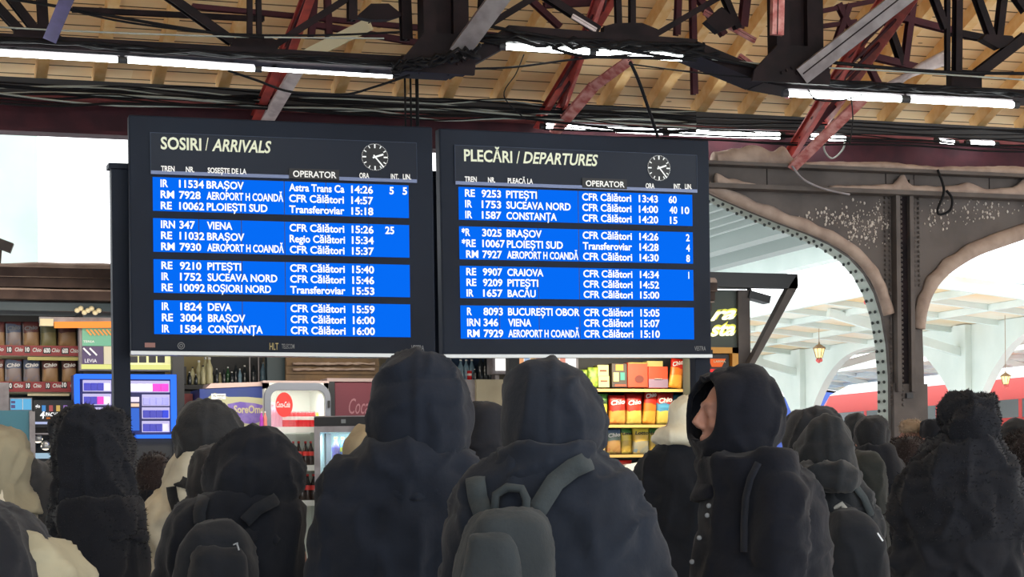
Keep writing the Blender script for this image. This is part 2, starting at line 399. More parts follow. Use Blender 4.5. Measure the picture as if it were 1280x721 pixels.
# ------------------------------------------------------------------ tube lights
def tube_light(p, q, wpx, Y, lab, m='tube'):
    a = atY(*p, Y); b = atY(*q, Y); r = wpx/2/F*(a-CAM).dot(FW)
    t = thing('tube_light', a, lab, 'tube light', 'tube lights under the roof steel')
    MB().tube([a, b], r, 10).build('tube', M[m], t, True)
    MB().bar(a+Vector((0, .03, r*1.3)), b+Vector((0, .03, r*1.3)), r*2.6, r*.8).build('housing', M['greysteel'], t)
    hk = MB()
    for s_ in (.15, .85):
        c_ = a.lerp(b, s_); hk.bar(c_+Vector((0,.03,r*1.3)), c_+Vector((0, .16, r*1.3+.03)), .025, .02)
    hk.build('bracket', M['steel'], t)
    e = MB()
    for c, d in ((a, b), (b, a)):
        e.tube([c, c+(c-d).normalized()*.05], r*1.15, 10)
    e.build('end_cap', M['dark'], t)
tube_light((-8,66),(150,75), 7, 13.75, 'long frosted tube light at the left edge under the black chord', 'tubedim')
tube_light((156,75),(318,86), 7, 13.75, 'frosted tube light left of the left gusset plate', 'tubedim')
tube_light((322,86),(490,96), 4, 13.8, 'thin frosted tube light above the arrivals board clock', 'tubedim')
tube_light((632,58),(740,65), 8, 13.75, 'left half of the frosted tube light pair above the departures title', 'tubedim')
tube_light((744,66),(852,72), 9, 13.75, 'right half of the frosted tube light pair above the departures title', 'tubedim')
tube_light((985,117),(1130,124), 8, 13.75, 'long tube light left of the right edge, under the thin black chord', 'tubedim')
tube_light((1133,124),(1266,131), 8, 13.75, 'tube light at the right edge under the thin black chord', 'tubedim')
tube_light((682,158),(830,165), 7, 16.55, 'glowing tube light on the eave above the departures title', 'tube')
tube_light((834,165),(974,170), 8, 16.55, 'glowing tube light on the eave above the departures clock', 'tube')
tube_light((1012,170),(1056,174), 7, 16.55, 'short glowing tube light between the red strut feet over the iron column', 'tube')
tube_light((1174,176),(1192,178), 5, 16.55, 'small glowing light left of another on the eave at right', 'tube')
tube_light((1212,179),(1242,180), 6, 16.55, 'small glowing light nearest the right edge on the eave', 'tube')

# ------------------------------------------------------------------ cables
def cable(pts, r, lab, m='cable', Y=13.7, grp=None, Ys=None, n=6):
    P = [atY(p[0], p[1], Ys[i] if Ys else Y) for i, p in enumerate(pts)]
    out = []
    for i in range(len(P)-1):       # smooth through the points
        p0 = P[max(i-1, 0)]; p1 = P[i]; p2 = P[i+1]; p3 = P[min(i+2, len(P)-1)]
        for k in range(n):
            s = k/n; out.append(.5*((2*p1)+(p2-p0)*s+(2*p0-5*p1+4*p2-p3)*s*s+(3*p1-p0-3*p2+p3)*s**3))
    out.append(P[-1])
    return solo(MB().tube(out, r, 6), 'cable', M[m], lab, 'cable', grp, True)
cable([(-5,-4),(60,6),(150,22),(260,40),(330,47)], .011, 'black cable sagging across the planks at top left')
cable([(86,12),(160,28),(280,42),(400,44),(500,40)], .008, 'thin black cable running from the violet strut to the left girder')
cable([(0,34),(120,40),(300,46),(480,48)], .006, 'thin wire just under the top left struts', 'cablegrey')
cable([(285,88),(320,100),(365,115),(430,118),(470,108),(512,94)], .009, 'drooping black cable hung below the left chord, above the arrivals board')
cable([(548,36),(600,32),(650,40),(720,52),(800,66),(870,76)], .012, 'thick black cable on the middle chord')
cable([(690,60),(730,70),(800,72),(850,73),(900,66)], .012, 'black cable looped under the middle tube lights')
cable([(840,58),(900,74),(950,84),(1000,96),(1060,104)], .016, 'thick black cable falling to the long right tube light')
cable([(570,86),(640,84),(720,74),(790,68)], .008, 'black cable sloping gently left of the pink strut')
cable([(788,78),(798,100),(812,140),(822,170)], .014, 'black cable dropping to the top of the departures board', Ys=[14.4,14.6,14.9,15.1])
cable([(655,68),(645,92),(630,120),(658,150)], .004, 'thin dark wire hanging left of the red laced strut')
cable([(890,74),(980,82),(1100,88),(1284,100)], .007, 'pale wire crossing the top right corner', 'cablegrey')
cable([(786,80),(900,94),(1000,100),(1090,102)], .006, 'black wire crossing the planks over the departures clock')
cable([(1040,78),(1100,84),(1180,90),(1284,92)], .014, 'thick black cable to the right gusset plate')
cable([(1010,112),(1020,124),(1048,126),(1078,118)], .006, 'small black loop of cable hanging on the long right tube light')
cable([(1064,122),(1066,150),(1062,180)], .005, 'black wire hanging beside the dull pink strut')
cable([(1035,170),(1030,186),(1040,198),(1054,186),(1056,172)], .008, 'white cable loop hanging from the short glowing light', 'cablegrey', 16.5)
# bundles along the eave
for i in range(14):
    y0 = 104 + i*1.6; pts = []
    for k in range(12):
        x = -10 + k*80; pts.append((x, y0 + x*.041 + random.uniform(-4, 4) + 3*math.sin(k*1.3+i)))
    cable(pts, random.choice((.006, .008, .011)), 'one of the thin cables strung along the eave behind the boards', random.choice(('cable', 'cable', 'cablegrey')), 16.5-.01*i, 'cables strung along the eave', n=3)
for i in range(8):
    pts = []
    for k in range(9):
        x = 680 + k*78; pts.append((x, 143 + i*4 + (x-680)*.03 + random.uniform(-3, 3)))
    cable(pts, random.choice((.006, .009)), 'one of the thin dark cables strung on the right part of the eave', 'cable', 16.5-.01*i, 'cables on the right part of the eave', n=3)
# dark clutter of cable bundles riding on the chords
def bundle(p, q, n, spread, lab, Y):
    mb = MB()
    for i in range(n):
        pts = []
        for k in range(13):
            s = k/12; a = atY(p[0]+(q[0]-p[0])*s, p[1]+(q[1]-p[1])*s + random.uniform(-spread, spread), Y-.12+random.uniform(-.05, .05)); pts.append(a)
        mb.tube(pts, random.uniform(.008, .016), 6)
    tag(mb.build('cable_bundle', M['cable'], None, True), lab, 'cables', kind='stuff')
bundle((-10,50),(500,80), 7, 4, 'tangle of black cables lying on the left chord', YT-.05)
bundle((600,48),(880,62), 8, 7, 'tangle of black cables lying on the middle chord', YT-.05)
bundle((960,100),(1290,118), 8, 4, 'tangle of black cables lying on the right chord', YT-.05)
bundle((490,84),(600,64), 7, 9, 'tangle of black cables at the left black node', YT-.3)
# plastic-wrapped bundle at right
pb = MB()
for i in range(5):
    pb.tube([atY(1108+i*4, 108-i*1.5, 14.6), atY(1140+i*3, 92-i*2.5, 14.6), atY(1186, 76-i*3, 14.6)], .028, 7)
solo(pb, 'wrapped_conduit', M['palesteel'], 'bundle of pale wrapped conduits slanting to the right gusset plate', 'conduit', smooth=True)
# thin ladder-like hanger between arrivals clock and the eave
hg = thing('hanger_rod', atY(520, 155, 15.3), 'thin twin hanger rods dropping to the top of the arrivals board', 'rods')
for x in (507, 514, 522):
    MB().tube([atY(x, 158, 15.1), atY(x-1, 98, 15.1)], .008 if x < 520 else .014, 6).build('rod', M['cable'], hg, True)

# ------------------------------------------------------------------ lettering
_fc = {}
def glyphs(body, bold, shear):
    k = (body, bold, shear)
    if k not in _fc:
        c = bpy.data.curves.new('t', 'FONT'); c.body = body; c.offset = bold; c.shear = shear; c.resolution_u = 3; c.fill_mode = 'FRONT'
        o = bpy.data.objects.new('t', c); COL.objects.link(o); dg = bpy.context.evaluated_depsgraph_get()
        me = bpy.data.meshes.new_from_object(o.evaluated_get(dg))
        _fc[k] = ([tuple(v.co) for v in me.vertices], [tuple(p.vertices) for p in me.polygons])
        bpy.data.objects.remove(o); bpy.data.curves.remove(c); bpy.data.meshes.remove(me)
    return _fc[k]
CAPH = max(v[1] for v in glyphs('H', 0, 0)[0])
def text(mb, body, fr, u0, v0, cap, width=None, bold=.018, shear=0, off=.004, align=0, tilt=0):
    """flat letters in the frame fr=(O,U,V,N) at (u0,v0)=left end of the baseline; width squeezes them"""
    vs, fs = glyphs(body, bold, shear)
    if not vs: return
    x0 = min(v[0] for v in vs); x1 = max(v[0] for v in vs); sy = cap/CAPH; sx = (width/(x1-x0)) if width else sy
    O, U, V, N = fr; ct, st = math.cos(tilt), math.sin(tilt)
    dx = -align*(x1-x0)*sx
    P = []
    for v in vs:
        a = (v[0]-x0)*sx+dx; b = v[1]*sy
        P.append(O + U*(u0+a*ct-b*st) + V*(v0+a*st+b*ct) + N*off)
    mb.add(P, fs)
def wall_frame(Y): return (Vector((0, Y, 0)), Vector((1,0,0)), Vector((0,0,1)), Vector((0,-1,0)))
def px_text(mb, body, px0, px1, pyb, cap_px, Y, **k):
    a = atY(px0, pyb, Y); b = atY(px1, pyb, Y); s = (a-CAM).dot(FW)/F
    text(mb, body, wall_frame(Y), a.x, a.z, cap_px*s, b.x-a.x, **k)

# ------------------------------------------------------------------ the two departure boards
def board_pose(O, yaw, ti, ro):
    yaw, ti, ro = (math.radians(a) for a in (yaw, ti, ro)); u = Vector((math.cos(yaw), math.sin(yaw), 0)); n = Vector((-math.sin(yaw), math.cos(yaw), 0))
    v = UP*math.cos(ti) + n*math.sin(ti); U = u*math.cos(ro)+v*math.sin(ro); V = -u*math.sin(ro)+v*math.cos(ro)
    return (Vector(O), U, V, V.cross(U)*1.0 if V.cross(U).y < 0 else U.cross(V))
def uv_of(fr, px, py):
    O, U, V, N = fr; r = ray(px, py); k = (O-CAM).dot(N)/r.dot(N); p = CAM+r*k-O; return p.dot(U), p.dot(V)
class Flat:           # boxes laid in a board's own plane; depth measured towards the viewer
    def __init__(s, fr): s.fr = fr; s.mb = MB()
    def pt(s, u, v, d): O, U, V, N = s.fr; return O+U*u+V*v+N*d
    def box(s, u0, u1, v0, v1, d0, d1):
        s.mb.hexa([s.pt(u0,v0,d0), s.pt(u1,v0,d0), s.pt(u1,v0,d1), s.pt(u0,v0,d1), s.pt(u0,v1,d0), s.pt(u1,v1,d0), s.pt(u1,v1,d1), s.pt(u0,v1,d1)]); return s
    def disc(s, u, v, r, d0, d1, n=28, ri=0):
        ring = lambda rr, d: [s.pt(u+rr*math.cos(2*math.pi*k/n), v+rr*math.sin(2*math.pi*k/n), d) for k in range(n)]
        s.mb.loft([ring(r, d0), ring(r, d1)]); return s
    def line(s, u, v, ang, r0, r1, w, d0, d1):
        ca, sa = math.cos(ang), math.sin(ang)
        q = lambda r, t, d: s.pt(u+r*ca-t*sa, v+r*sa+t*ca, d)
        s.mb.hexa([q(r0,-w,d0), q(r1,-w,d0), q(r1,w,d0), q(r0,w,d0), q(r0,-w,d1), q(r1,-w,d1), q(r1,w,d1), q(r0,w,d1)]); return s
    def build(s, name, m, parent, bevel=0): return s.mb.build(name, m, parent, bevel=bevel)
def make_board(fr, label, W, H, uL, uR, vs, rows, titles, heads, clock, hdr, marks, seams, cols):
    O = fr[0]; root = thing('information_board', (O + fr[1]*W/2 + fr[2]*H), label, 'departure board')
    Flat(fr).box(0, W, H, 0, -.10, 0).build('casing', M['board'], root, .012)
    Flat(fr).box(0, W, H-.005, H+.022, -.09, .012).build('bottom_rail', M['chrome'], root)
    hp = Flat(fr).box(hdr[0], hdr[1], hdr[3], hdr[2], 0, .006).build('header_panel', M['boardpanel'], root)
    fl = Flat(fr).box(hdr[0], hdr[1], hdr[2]-.004, hdr[2], .006, .010); fl.box(hdr[0]-.004, hdr[0], hdr[3], hdr[2], .006, .010); fl.box(hdr[1], hdr[1]+.004, hdr[3], hdr[2], .006, .010); fl.build('panel_edge', M['boardedge'], hp)
    Flat(fr).box(hdr[0], hdr[1], hdr[3]-.004, hdr[3]+.022, .006, .014).build('painted_glow_line', M['lipglow'], hp)
    mb = MB()
    for body, x0, x1, yb, cap, bold, sh in titles:
        u0, v0 = uv_of(fr, x0, yb); u1, _ = uv_of(fr, x1, yb); text(mb, body, fr, u0, v0, cap, u1-u0, bold, sh, .009)
    mb.build('title_lettering', M['hdrtext'], hp, fix=False)
    mb = MB()
    for body, x0, x1, yb, cap in heads:
        u0, v0 = uv_of(fr, x0, yb); u1, _ = uv_of(fr, x1, yb)
        if body == 'OPERATOR':
            st = Flat(fr).box(u0-.03, u1+.022, v0-.014, v0+.064, .006, .0165).build('sticker', M['boardblack'], root)
            m2 = MB(); text(m2, body, fr, u0, v0, cap, u1-u0, .02, 0, .019); m2.build('lettering', M['whitelit'], st, fix=False)
        else: text(mb, body, fr, u0, v0, cap, u1-u0, .03, 0, .0165)
    mb.build('column_heading', M['whitelit'], hp, fix=False)
    # clock
    cu_, cv_ = uv_of(fr, clock[0], clock[1]); cr_ = clock[2]
    dl = Flat(fr).disc(cu_, cv_, cr_*1.02, .006, .010).build('clock_dial', M['boardblack'], root)
    tk = Flat(fr)
    for k in range(60):
        a = math.radians(6*k)
        if k % 5: tk.line(cu_, cv_, a, cr_*.95, cr_, cr_*.012, .010, .012)
        else: tk.line(cu_, cv_, a, cr_*(.66 if k % 15 == 0 else .74), cr_*.96, cr_*(.05 if k % 15 == 0 else .035), .010, .013)
    tk.build('minute_track', M['clockwhite'], dl)
    hr = math.radians(90-30*(2+23/60)); mn = math.radians(90-6*23.3)
    Flat(fr).line(cu_, cv_, hr, -cr_*.18, cr_*.66, cr_*.065, .014, .017).build('hour_hand', M['clockwhite'], dl)
    Flat(fr).line(cu_, cv_, mn, -cr_*.18, cr_*.98, cr_*.048, .018, .021).build('minute_hand', M['clockwhite'], dl)
    # strips
    for k in range(4):
        v1, v0 = vs[k]
        st = Flat(fr).box(uL, uR, v0, v1, 0, .008).build('display_strip', M['blue'], root)
        sm = Flat(fr)
        for px in seams:
            u, _ = uv_of(fr, px, cols['y']); sm.box(u-.0025, u+.0025, v0, v1, .008, .0085)
        sm.build('panel_seam', M['boardblack'], st)
        hgt = v1-v0
        for i, row in enumerate(rows[k]):
            vb = v1 - hgt*(.285, .615, .945)[i]
            for body, x0, x1 in row:
                u0, _ = uv_of(fr, x0, cols['y']); u1, _ = uv_of(fr, x1, cols['y'])
                mb = MB(); text(mb, body, fr, u0, vb, hgt*.214, u1-u0, .024, 0, .010); mb.build('lettering', M['ledtext'], st, fix=False)
    for body, x0, x1, yb, cap, m in marks:
        u0, v0 = uv_of(fr, x0, yb); u1, _ = uv_of(fr, x1, yb)
        if body == 'O':
            f = Flat(fr); r = (u1-u0)/2
            for kk in range(24): f.line(u0+r, v0+r, kk*math.pi/12, r*.78, r, r*.13, 0, .003)
            for kk in range(12): f.line(u0+r, v0+r, kk*math.pi/6, r*.3, r*.5, r*.13, 0, .003)
            f.build('maker_mark', M[m], root)
        elif body == '#':
            f = Flat(fr).box(u0, u1, v0, v0+cap, 0, .003); f.build('maker_mark', M[m], root)
        else:
            mb = MB(); text(mb, body, fr, u0, v0, cap, u1-u0, .01, 0, .003); mb.build('maker_mark', M[m], root, fix=False)
    return root
M['boardedge'] = mat('board_panel_edge', hx(62,72,92), .5, spec=.2)
M['lipglow'] = mat('board_lip_painted_glow', hx(112,128,170), .35)  # added strip, its blue-grey colour imitates the glow of the display
M['clockwhite'] = mat('clock_white', hx(226,230,230), .5, emit=(1,1,1,1), estr=.35)
M['markgold'] = mat('faded_gold_print', hx(176,162,110), .6); M['markgrey'] = mat('faded_grey_print', hx(120,124,128), .6); M['markpink'] = mat('faded_pink_print', hx(150,110,104), .6)
frL = board_pose((1.984, 15, 4.165), -2.71, 1.71, -.21); frR = board_pose((4.363, 15, 4.170), 4.33, -1.24, .82)
T4 = {'CFR Călători': 68.3, 'Transferoviar': 68.7, 'Astra Trans Ca': 69, 'Regio Călători': 69}
TYL = {'IR': (200.5,209.8), 'RM': (200.5,217.4), 'RE': (200.5,214.3), 'IRN': (200.5,218)}
def rowL(ty, nr, de, x1, op, tm, extra=()):
    return [(ty, *TYL[ty]), (nr, 223.6, {3:243, 4:250.4, 5:254.6}[len(nr)]), (de, 258, x1), (op, 361, 361+T4[op]), (tm, 438.6, 465.8)] + list(extra)
rowsL = [[rowL('IR','11534','BRAȘOV',304.4,'Astra Trans Ca','14:26',[('5',486.4,491.8),('5',502.8,508.4)]), rowL('RM','7928','AEROPORT H COANDĂ',353.6,'CFR Călători','14:57'), rowL('RE','10062','PLOIEȘTI SUD',333.7,'Transferoviar','15:18')],
 [rowL('IRN','347','VIENA',289.6,'CFR Călători','15:26',[('25',480.4,491.6)]), rowL('RE','11032','BRAȘOV',304.4,'Regio Călători','15:34'), rowL('RM','7930','AEROPORT H COANDĂ',353.6,'CFR Călători','15:37')],
 [rowL('RE','9210','PITEȘTI',300,'CFR Călători','15:40'), rowL('IR','1752','SUCEAVA NORD',345,'CFR Călători','15:46'), rowL('RE','10092','ROȘIORI NORD',337,'Transferoviar','15:53')],
 [rowL('IR','1824','DEVA',287.6,'CFR Călători','15:59'), rowL('RE','3004','BRAȘOV',304.4,'CFR Călători','16:00'), rowL('IR','1584','CONSTANȚA',326,'CFR Călători','16:00')]]
uvh = lambda fr, pts: (uv_of(fr, *pts[0])[0], uv_of(fr, *pts[1])[0], uv_of(fr, *pts[0])[1], uv_of(fr, *pts[2])[1])
make_board(frL, 'left information board with blue strips titled arrivals', 2.296, -1.767, .171, 2.1,
 [(-.458,-.707), (-.762,-1.01), (-1.066,-1.313), (-1.368,-1.618)], rowsL,
 [('SOSIRI', 200.8, 251.5, 186.2, .086, .026, 0), ('/', 256.5, 260.6, 188, .092, .005, 0), ('ARRIVALS', 264.8, 339, 188.6, .086, .024, .22)],
 [('TREN',201,218,214.2,.038), ('NR.',232,242.7,215.3,.038), ('SOSEȘTE DE LA',259.3,307.8,216.4,.038), ('OPERATOR',365.8,419.9,221.4,.046), ('ORA',448.7,461,222.8,.038), ('INT.',488,497.8,224,.038), ('LIN.',503,513.4,224.4,.038)],
 (468.3,196.6,.103), uvh(frL, [(188,165.5),(520,177),(188,217)]),
 [('O',222,231,436.5,.05,'markgrey'), ('#',181,194,434,.034,'markpink'), ('HLT',337,348,437,.05,'markgold'), ('TELECOM',352,368,435.5,.034,'markgrey'), ('VESTRA',514,530,438,.04,'markgrey')],
 [247.6,301,355,407,460], {'y': 230})
TYR = {'RE': (580.6,593), 'IR': (580.6,589.2), 'RM': (580.8,596), 'IRN': (580.6,597), 'R': (580.8,586.8), '*R': (575.6,586.4), '*RE': (575.6,593)}
def rowR(ty, nr, de, x1, op, tm, extra=()):
    return [(ty, *TYR[ty]), (nr, 601.3, {3:619.5, 4:625.6, 5:629.5}[len(nr)]), (de, 632, x1), (op, 726.9, 726.9+61.4), (tm, 797.7, 821.6)] + list(extra)
rowsR = [[rowR('RE','9253','PITEȘTI',670.4,'CFR Călători','13:43',[('60',835,845)]), rowR('IR','1753','SUCEAVA NORD',712.4,'CFR Călători','14:00',[('40',836,845.5),('10',850.8,860.6)]), rowR('IR','1587','CONSTANȚA',694.8,'CFR Călători','14:20',[('15',836.3,845.5)])],
 [rowR('*R','3025','BRAȘOV',675.7,'CFR Călători','14:26',[('2',856,860.6)]), rowR('*RE','10067','PLOIEȘTI SUD',702,'Transferoviar','14:28',[('4',856,860.8)]), rowR('RM','7927','AEROPORT H COANDĂ',721,'CFR Călători','14:30',[('8',856,860.6)])],
 [rowR('RE','9907','CRAIOVA',677,'CFR Călători','14:34',[('1',858.3,859.4)]), rowR('RE','9209','PITEȘTI',670.4,'CFR Călători','14:52'), rowR('IR','1657','BACĂU',667,'CFR Călători','15:00')],
 [rowR('R','8093','BUCUREȘTI OBOR',721.6,'CFR Călători','15:05'), rowR('IRN','346','VIENA',661,'CFR Călători','15:07'), rowR('RM','7929','AEROPORT H COANDĂ',721,'CFR Călători','15:10')]]
make_board(frR, 'right information board with blue strips titled departures', 2.351, -1.768, .150, 2.186,
 [(-.449,-.702), (-.753,-1.008), (-1.059,-1.309), (-1.366,-1.624)], rowsR,
 [('PLECĂRI', 579.6, 639.8, 201, .086, .024, 0), ('/', 645, 649.5, 204, .092, .005, 0), ('DEPARTURES', 653.5, 747, 203.8, .086, .022, .22)],
 [('TREN',580,595,227,.038), ('NR.',609,618,228,.038), ('PLEACĂ LA',633.7,665.3,229,.038), ('OPERATOR',731,779.5,232.8,.044), ('ORA',806,817,235.3,.038), ('INT.',841,850,236,.038), ('LIN.',855,863.7,236.2,.038)],
 (823,210.2,.103), uvh(frR, [(568,181),(870,191),(568,230)]),
 [('VESTRA',868,882,438,.034,'markgrey')], [621.5,671,722,773,820], {'y': 240})
# posts carrying the boards
def post(x0, x1, ytop, Y, lab):
    a = atY(x0, ytop, Y); b = atY(x1, ytop, Y); w_ = b.x-a.x; cx = (a.x+b.x)/2
    t = thing('board_post', (cx, Y+.06, 0), lab, 'post')
    MB().box(a.x, b.x, Y, Y+.12, 0, a.z-.02).build('shaft', M['board'], t, bevel=.006)
    MB().box(a.x-.02, b.x+.015, Y-.015, Y+.135, a.z-.02, a.z+.02).build('cap_plate', M['board'], t)
    MB().box(a.x-.1, b.x+.1, Y-.06, Y+.18, 0, .02).build('base_plate', M['dark'], t)
post(139, 160.5, 207, 15.12, 'dark steel post at the left end of the arrivals board')
post(540, 551, 217, 15.3, 'dark steel post in the gap between the two boards')
post(869, 888, 440, 15.3, 'dark steel post under the right end of the departures board')

# ------------------------------------------------------------------ iron column with arched brackets
YC = 16.47
def cxz(px, py, Y=YC): p = atY(px, py, Y); return (p.x, p.z)
colm = thing('iron_column', (*[cxz(1135, 600)[0], YC+.2], 0), 'riveted brown iron column with arched brackets and icy ledges, right of the boards', 'column')
left_arch = [(880,238),(905,250),(940,265),(975,279),(1010,292),(1040,306),(1064,322),(1082,342),(1095,366),(1104,395),(1110,430),(1113,470)]
right_arch = [(1155,470),(1154,440),(1153,412),(1156,390),(1163,369),(1176,350),(1194,335),(1220,320),(1250,309),(1300,292),(1360,272)]
def arc(pts, Y=YC): return [cxz(*p, Y) for p in pts]
la, ra = arc(left_arch), arc(right_arch)
topz = cxz(1100, 214)[1]
xl, xr = cxz(872, 214)[0], ra[-1][0]
web_ = [(xl, topz), (xl, la[0][1])] + la + [(la[-1][0], 0), (ra[0][0]+.03, 0)] + ra + [(xr, topz)]
MB().prism(web_[::-1], YC, YC+.05).build('bracket_web', M['column'], colm)
def strip_along(mb, pts, w_, y0, y1, side):
    for (x0, z0), (x1, z1) in zip(pts, pts[1:]):
        d = Vector((x1-x0, 0, z1-z0)).normalized(); n = Vector((-d.z, 0, d.x))*side*w_
        a, b = Vector((x0, 0, z0)), Vector((x1, 0, z1))
        e = d*.004
        mb.hexa([Vector((p.x, y, p.z)) for y, ps in ((y0, (a-e, b+e, b+e+n, a-e+n)), (y1, (a-e, b+e, b+e+n, a-e+n))) for p in ps])
    return mb
# icy band on the face along the arches, soffit plates behind them, the left one coloured as lit by the sky
def rim(pts, w0, w1):
    P = [Vector((x, 0, z)) for x, z in pts]; Q = []
    for i in range(len(P)-1):
        p0, p1, p2, p3 = P[max(i-1,0)], P[i], P[i+1], P[min(i+2,len(P)-1)]
        for k in range(5):
            s = k/5; Q.append(.5*((2*p1)+(p2-p0)*s+(2*p0-5*p1+4*p2-p3)*s*s+(3*p1-p0-3*p2+p3)*s**3))
    Q.append(P[-1]); rings = []
    for i, p in enumerate(Q):
        d = (Q[min(i+1,len(Q)-1)]-Q[max(i-1,0)]).normalized(); n = Vector((-d.z, 0, d.x)); s = i/(len(Q)-1); w_ = w0+(w1-w0)*s + .02*noise.noise(Vector((i*.35, 1, 2)))
        rings.append([Vector((p.x+n.x*u*w_, YC-dy, p.z+n.z*u*w_)) for u, dy in ((0,0),(-.02,.05),(.3,.075),(.7,.07),(1,.03),(1.02,0))])
    return MB().loft(rings)
rim(la[:10], .10, .11).build('icy_rim', M['dustsnow'], colm, True)
rim(ra[2:], .10, .15).build('icy_rim', M['dustsnow'], colm, True)
sf = MB(); strip_along(sf, la + [(la[-1][0], 0)], -.02, YC+.05, YC+.25, -1); sf.build('soffit_plate', M['litside'], colm)
sf = MB(); strip_along(sf, [(ra[0][0]+.03, 0)] + ra, -.02, YC+.05, YC+.25, -1); sf.build('soffit_plate', M['column'], colm)
rv = MB()
segs = list(zip(la + [(la[-1][0], la[-1][1]-.01)], la[1:] + [(la[-1][0], 0)]))
for (x0, z0), (x1, z1) in segs:
    L_ = math.hypot(x1-x0, z1-z0); n_ = max(1, int(L_/.085))
    for k in range(n_):
        s = (k+.5)/n_
        for yy in (YC+.10, YC+.20): rv.ell((x0+(x1-x0)*s-.012, yy, z0+(z1-z0)*s-.006), (.016, .016, .016), 6, 4)
rv.build('rivet', M['rivet'], colm)['kind'] = 'stuff'
# shaft cover plates and angle irons on the face
px2 = lambda px, py=480: cxz(px, py)[0]
MB().box(px2(1114), px2(1156), YC-.05, YC, 0, cxz(1135,480)[1]).build('shaft_plate', M['column'], colm)
for pa, pb_, pt in ((1116, 1121, 226), (1133, 1138, 226)):
    MB().box(px2(pa), px2(pb_), YC-.10, YC-.0, cxz(1120,490)[1], cxz(1120,pt)[1]).build('angle_iron', M['column'], colm)
MB().box(px2(1121), px2(1133), YC-.045, YC, cxz(1120,490)[1], cxz(1120,228)[1]).build('channel_plate', M['steel'], colm)
rv = MB()
for k in range(46):
    z = cxz(1135, 236 + k*6)[1]
    for px in (1108, 1113.5, 1125, 1140, 1144.5, 1150):
        if (px < 1110 or px > 1142) and 236+k*6 > 360: continue
        rv.ell((px2(px), YC-(.01 if px not in (1125,) else .05), z), (.015, .016, .015), 6, 4)
rv.build('rivet', M['column'], colm)['kind'] = 'stuff'
MB().box(px2(1128), px2(1136), YC-.08, YC-.05, cxz(1130,498)[1], cxz(1130,492)[1]).build('lock_plate', M['dark'], colm)
# fascia over the brackets: two long plates with ledges
zf = [cxz(1000, y)[1] for y in (209, 214, 236, 240)]
MB().box(xl, xr, YC-.06, YC+.02, zf[2], zf[1]).build('fascia_plate', M['column'], colm)
MB().box(xl, xr, YC-.20, YC+.05, zf[1], zf[1]+.03).build('ledge', M['column'], colm)
MB().box(xl, xr, YC-.16, YC+.05, zf[3]-.01, zf[2]).build('ledge', M['column'], colm)
sm = MB()
for px in (955, 1103, 1138, 1232): sm.box(px2(px,220)-.004, px2(px,220)+.004, YC-.064, YC-.06, zf[2], zf[1])
sm.build('plate_seam', M['steel'], colm)
def snow_ridge(pts, y0, y1, zb, lab):
    """a drift lying on a ledge; pts: (px, height in m)"""
    rings = []
    n = 60; xs = [cxz(p, 212)[0] for p, h in pts]
    for i in range(n+1):
        x = xs[0] + (xs[-1]-xs[0])*i/n
        k = max(j for j in range(len(xs)) if xs[j] <= x+1e-6); k = min(k, len(xs)-2); s = (x-xs[k])/(xs[k+1]-xs[k]); s = s*s*(3-2*s)
        h = pts[k][1]*(1-s) + pts[k+1][1]*s + .012*noise.noise(Vector((x*9, y0*7, zb))); h = max(h, .006)
        ym = (y0+y1)/2 + .01*noise.noise(Vector((x*5, 3, 1))); hw = (y1-y0)/2
        rings.append([(x, ym+hw*math.cos(a), zb+h*max(0, math.sin(a))**.8) for a in [math.pi*q/8 for q in range(9)]])
    solo(MB().loft(rings), 'snow_drift', M['dustsnow'], lab, 'snow', smooth=True)
snow_ridge([(886,.09),(915,.13),(935,.17),(960,.12),(972,.17),(984,.05),(990,.02)], YC-.19, YC-.02, zf[1]+.03, 'dirty snow heap on the top ledge beside the departures board')
snow_ridge([(992,.03),(1040,.05),(1100,.07),(1150,.045),(1200,.06),(1260,.08),(1300,.09)], YC-.19, YC-.02, zf[1]+.03, 'long low drift of dirty snow on the top ledge over the iron column')
snow_ridge([(888,.09),(905,.05),(935,.015)], YC-.155, YC-.065, zf[2], 'small snow wedge on the lower ledge beside the departures board')
snow_ridge([(1030,.02),(1080,.04),(1108,.06),(1121,.16),(1130,.05),(1180,.06),(1200,.10),(1225,.05),(1255,.07),(1275,.17),(1300,.2)], YC-.155, YC-.065, zf[2], 'dirty snow with a peak on the lower ledge over the iron column')
# frozen specks on the bracket web
sp = MB()
for k in range(620):
    px = random.gauss(1078, 38) if k % 3 else random.uniform(1160, 1278); py = random.gauss(282, 15) if k % 3 else random.gauss(272, 18)
    if py > 300 - abs(px-1120)*.22 + (18 if 1060 < px < 1110 else 0) or py < 248 or 1112 < px < 1150: continue
    x, z = cxz(px, py); r = random.choice((.004,.005,.007,.008,.012)); sp.ell((x, YC-.003, z), (r, .008, r*1.3), 6, 4)
tag(sp.build('ice_specks', M['speck'], None, True), 'frozen specks of dirty snow on the bracket web', 'ice', kind='stuff')
cable([(1172,212),(1180,238),(1172,262),(1176,268),(1188,262),(1190,248),(1183,238)], .012, 'black cable loop hanging over the lower snowy ledge right of the column', 'cable', YC-.22)
cable([(990,207),(1004,224),(1030,236),(1062,243)], .010, 'snow dusted cable drooping across the fascia plate', 'greysteel', YC-.23)

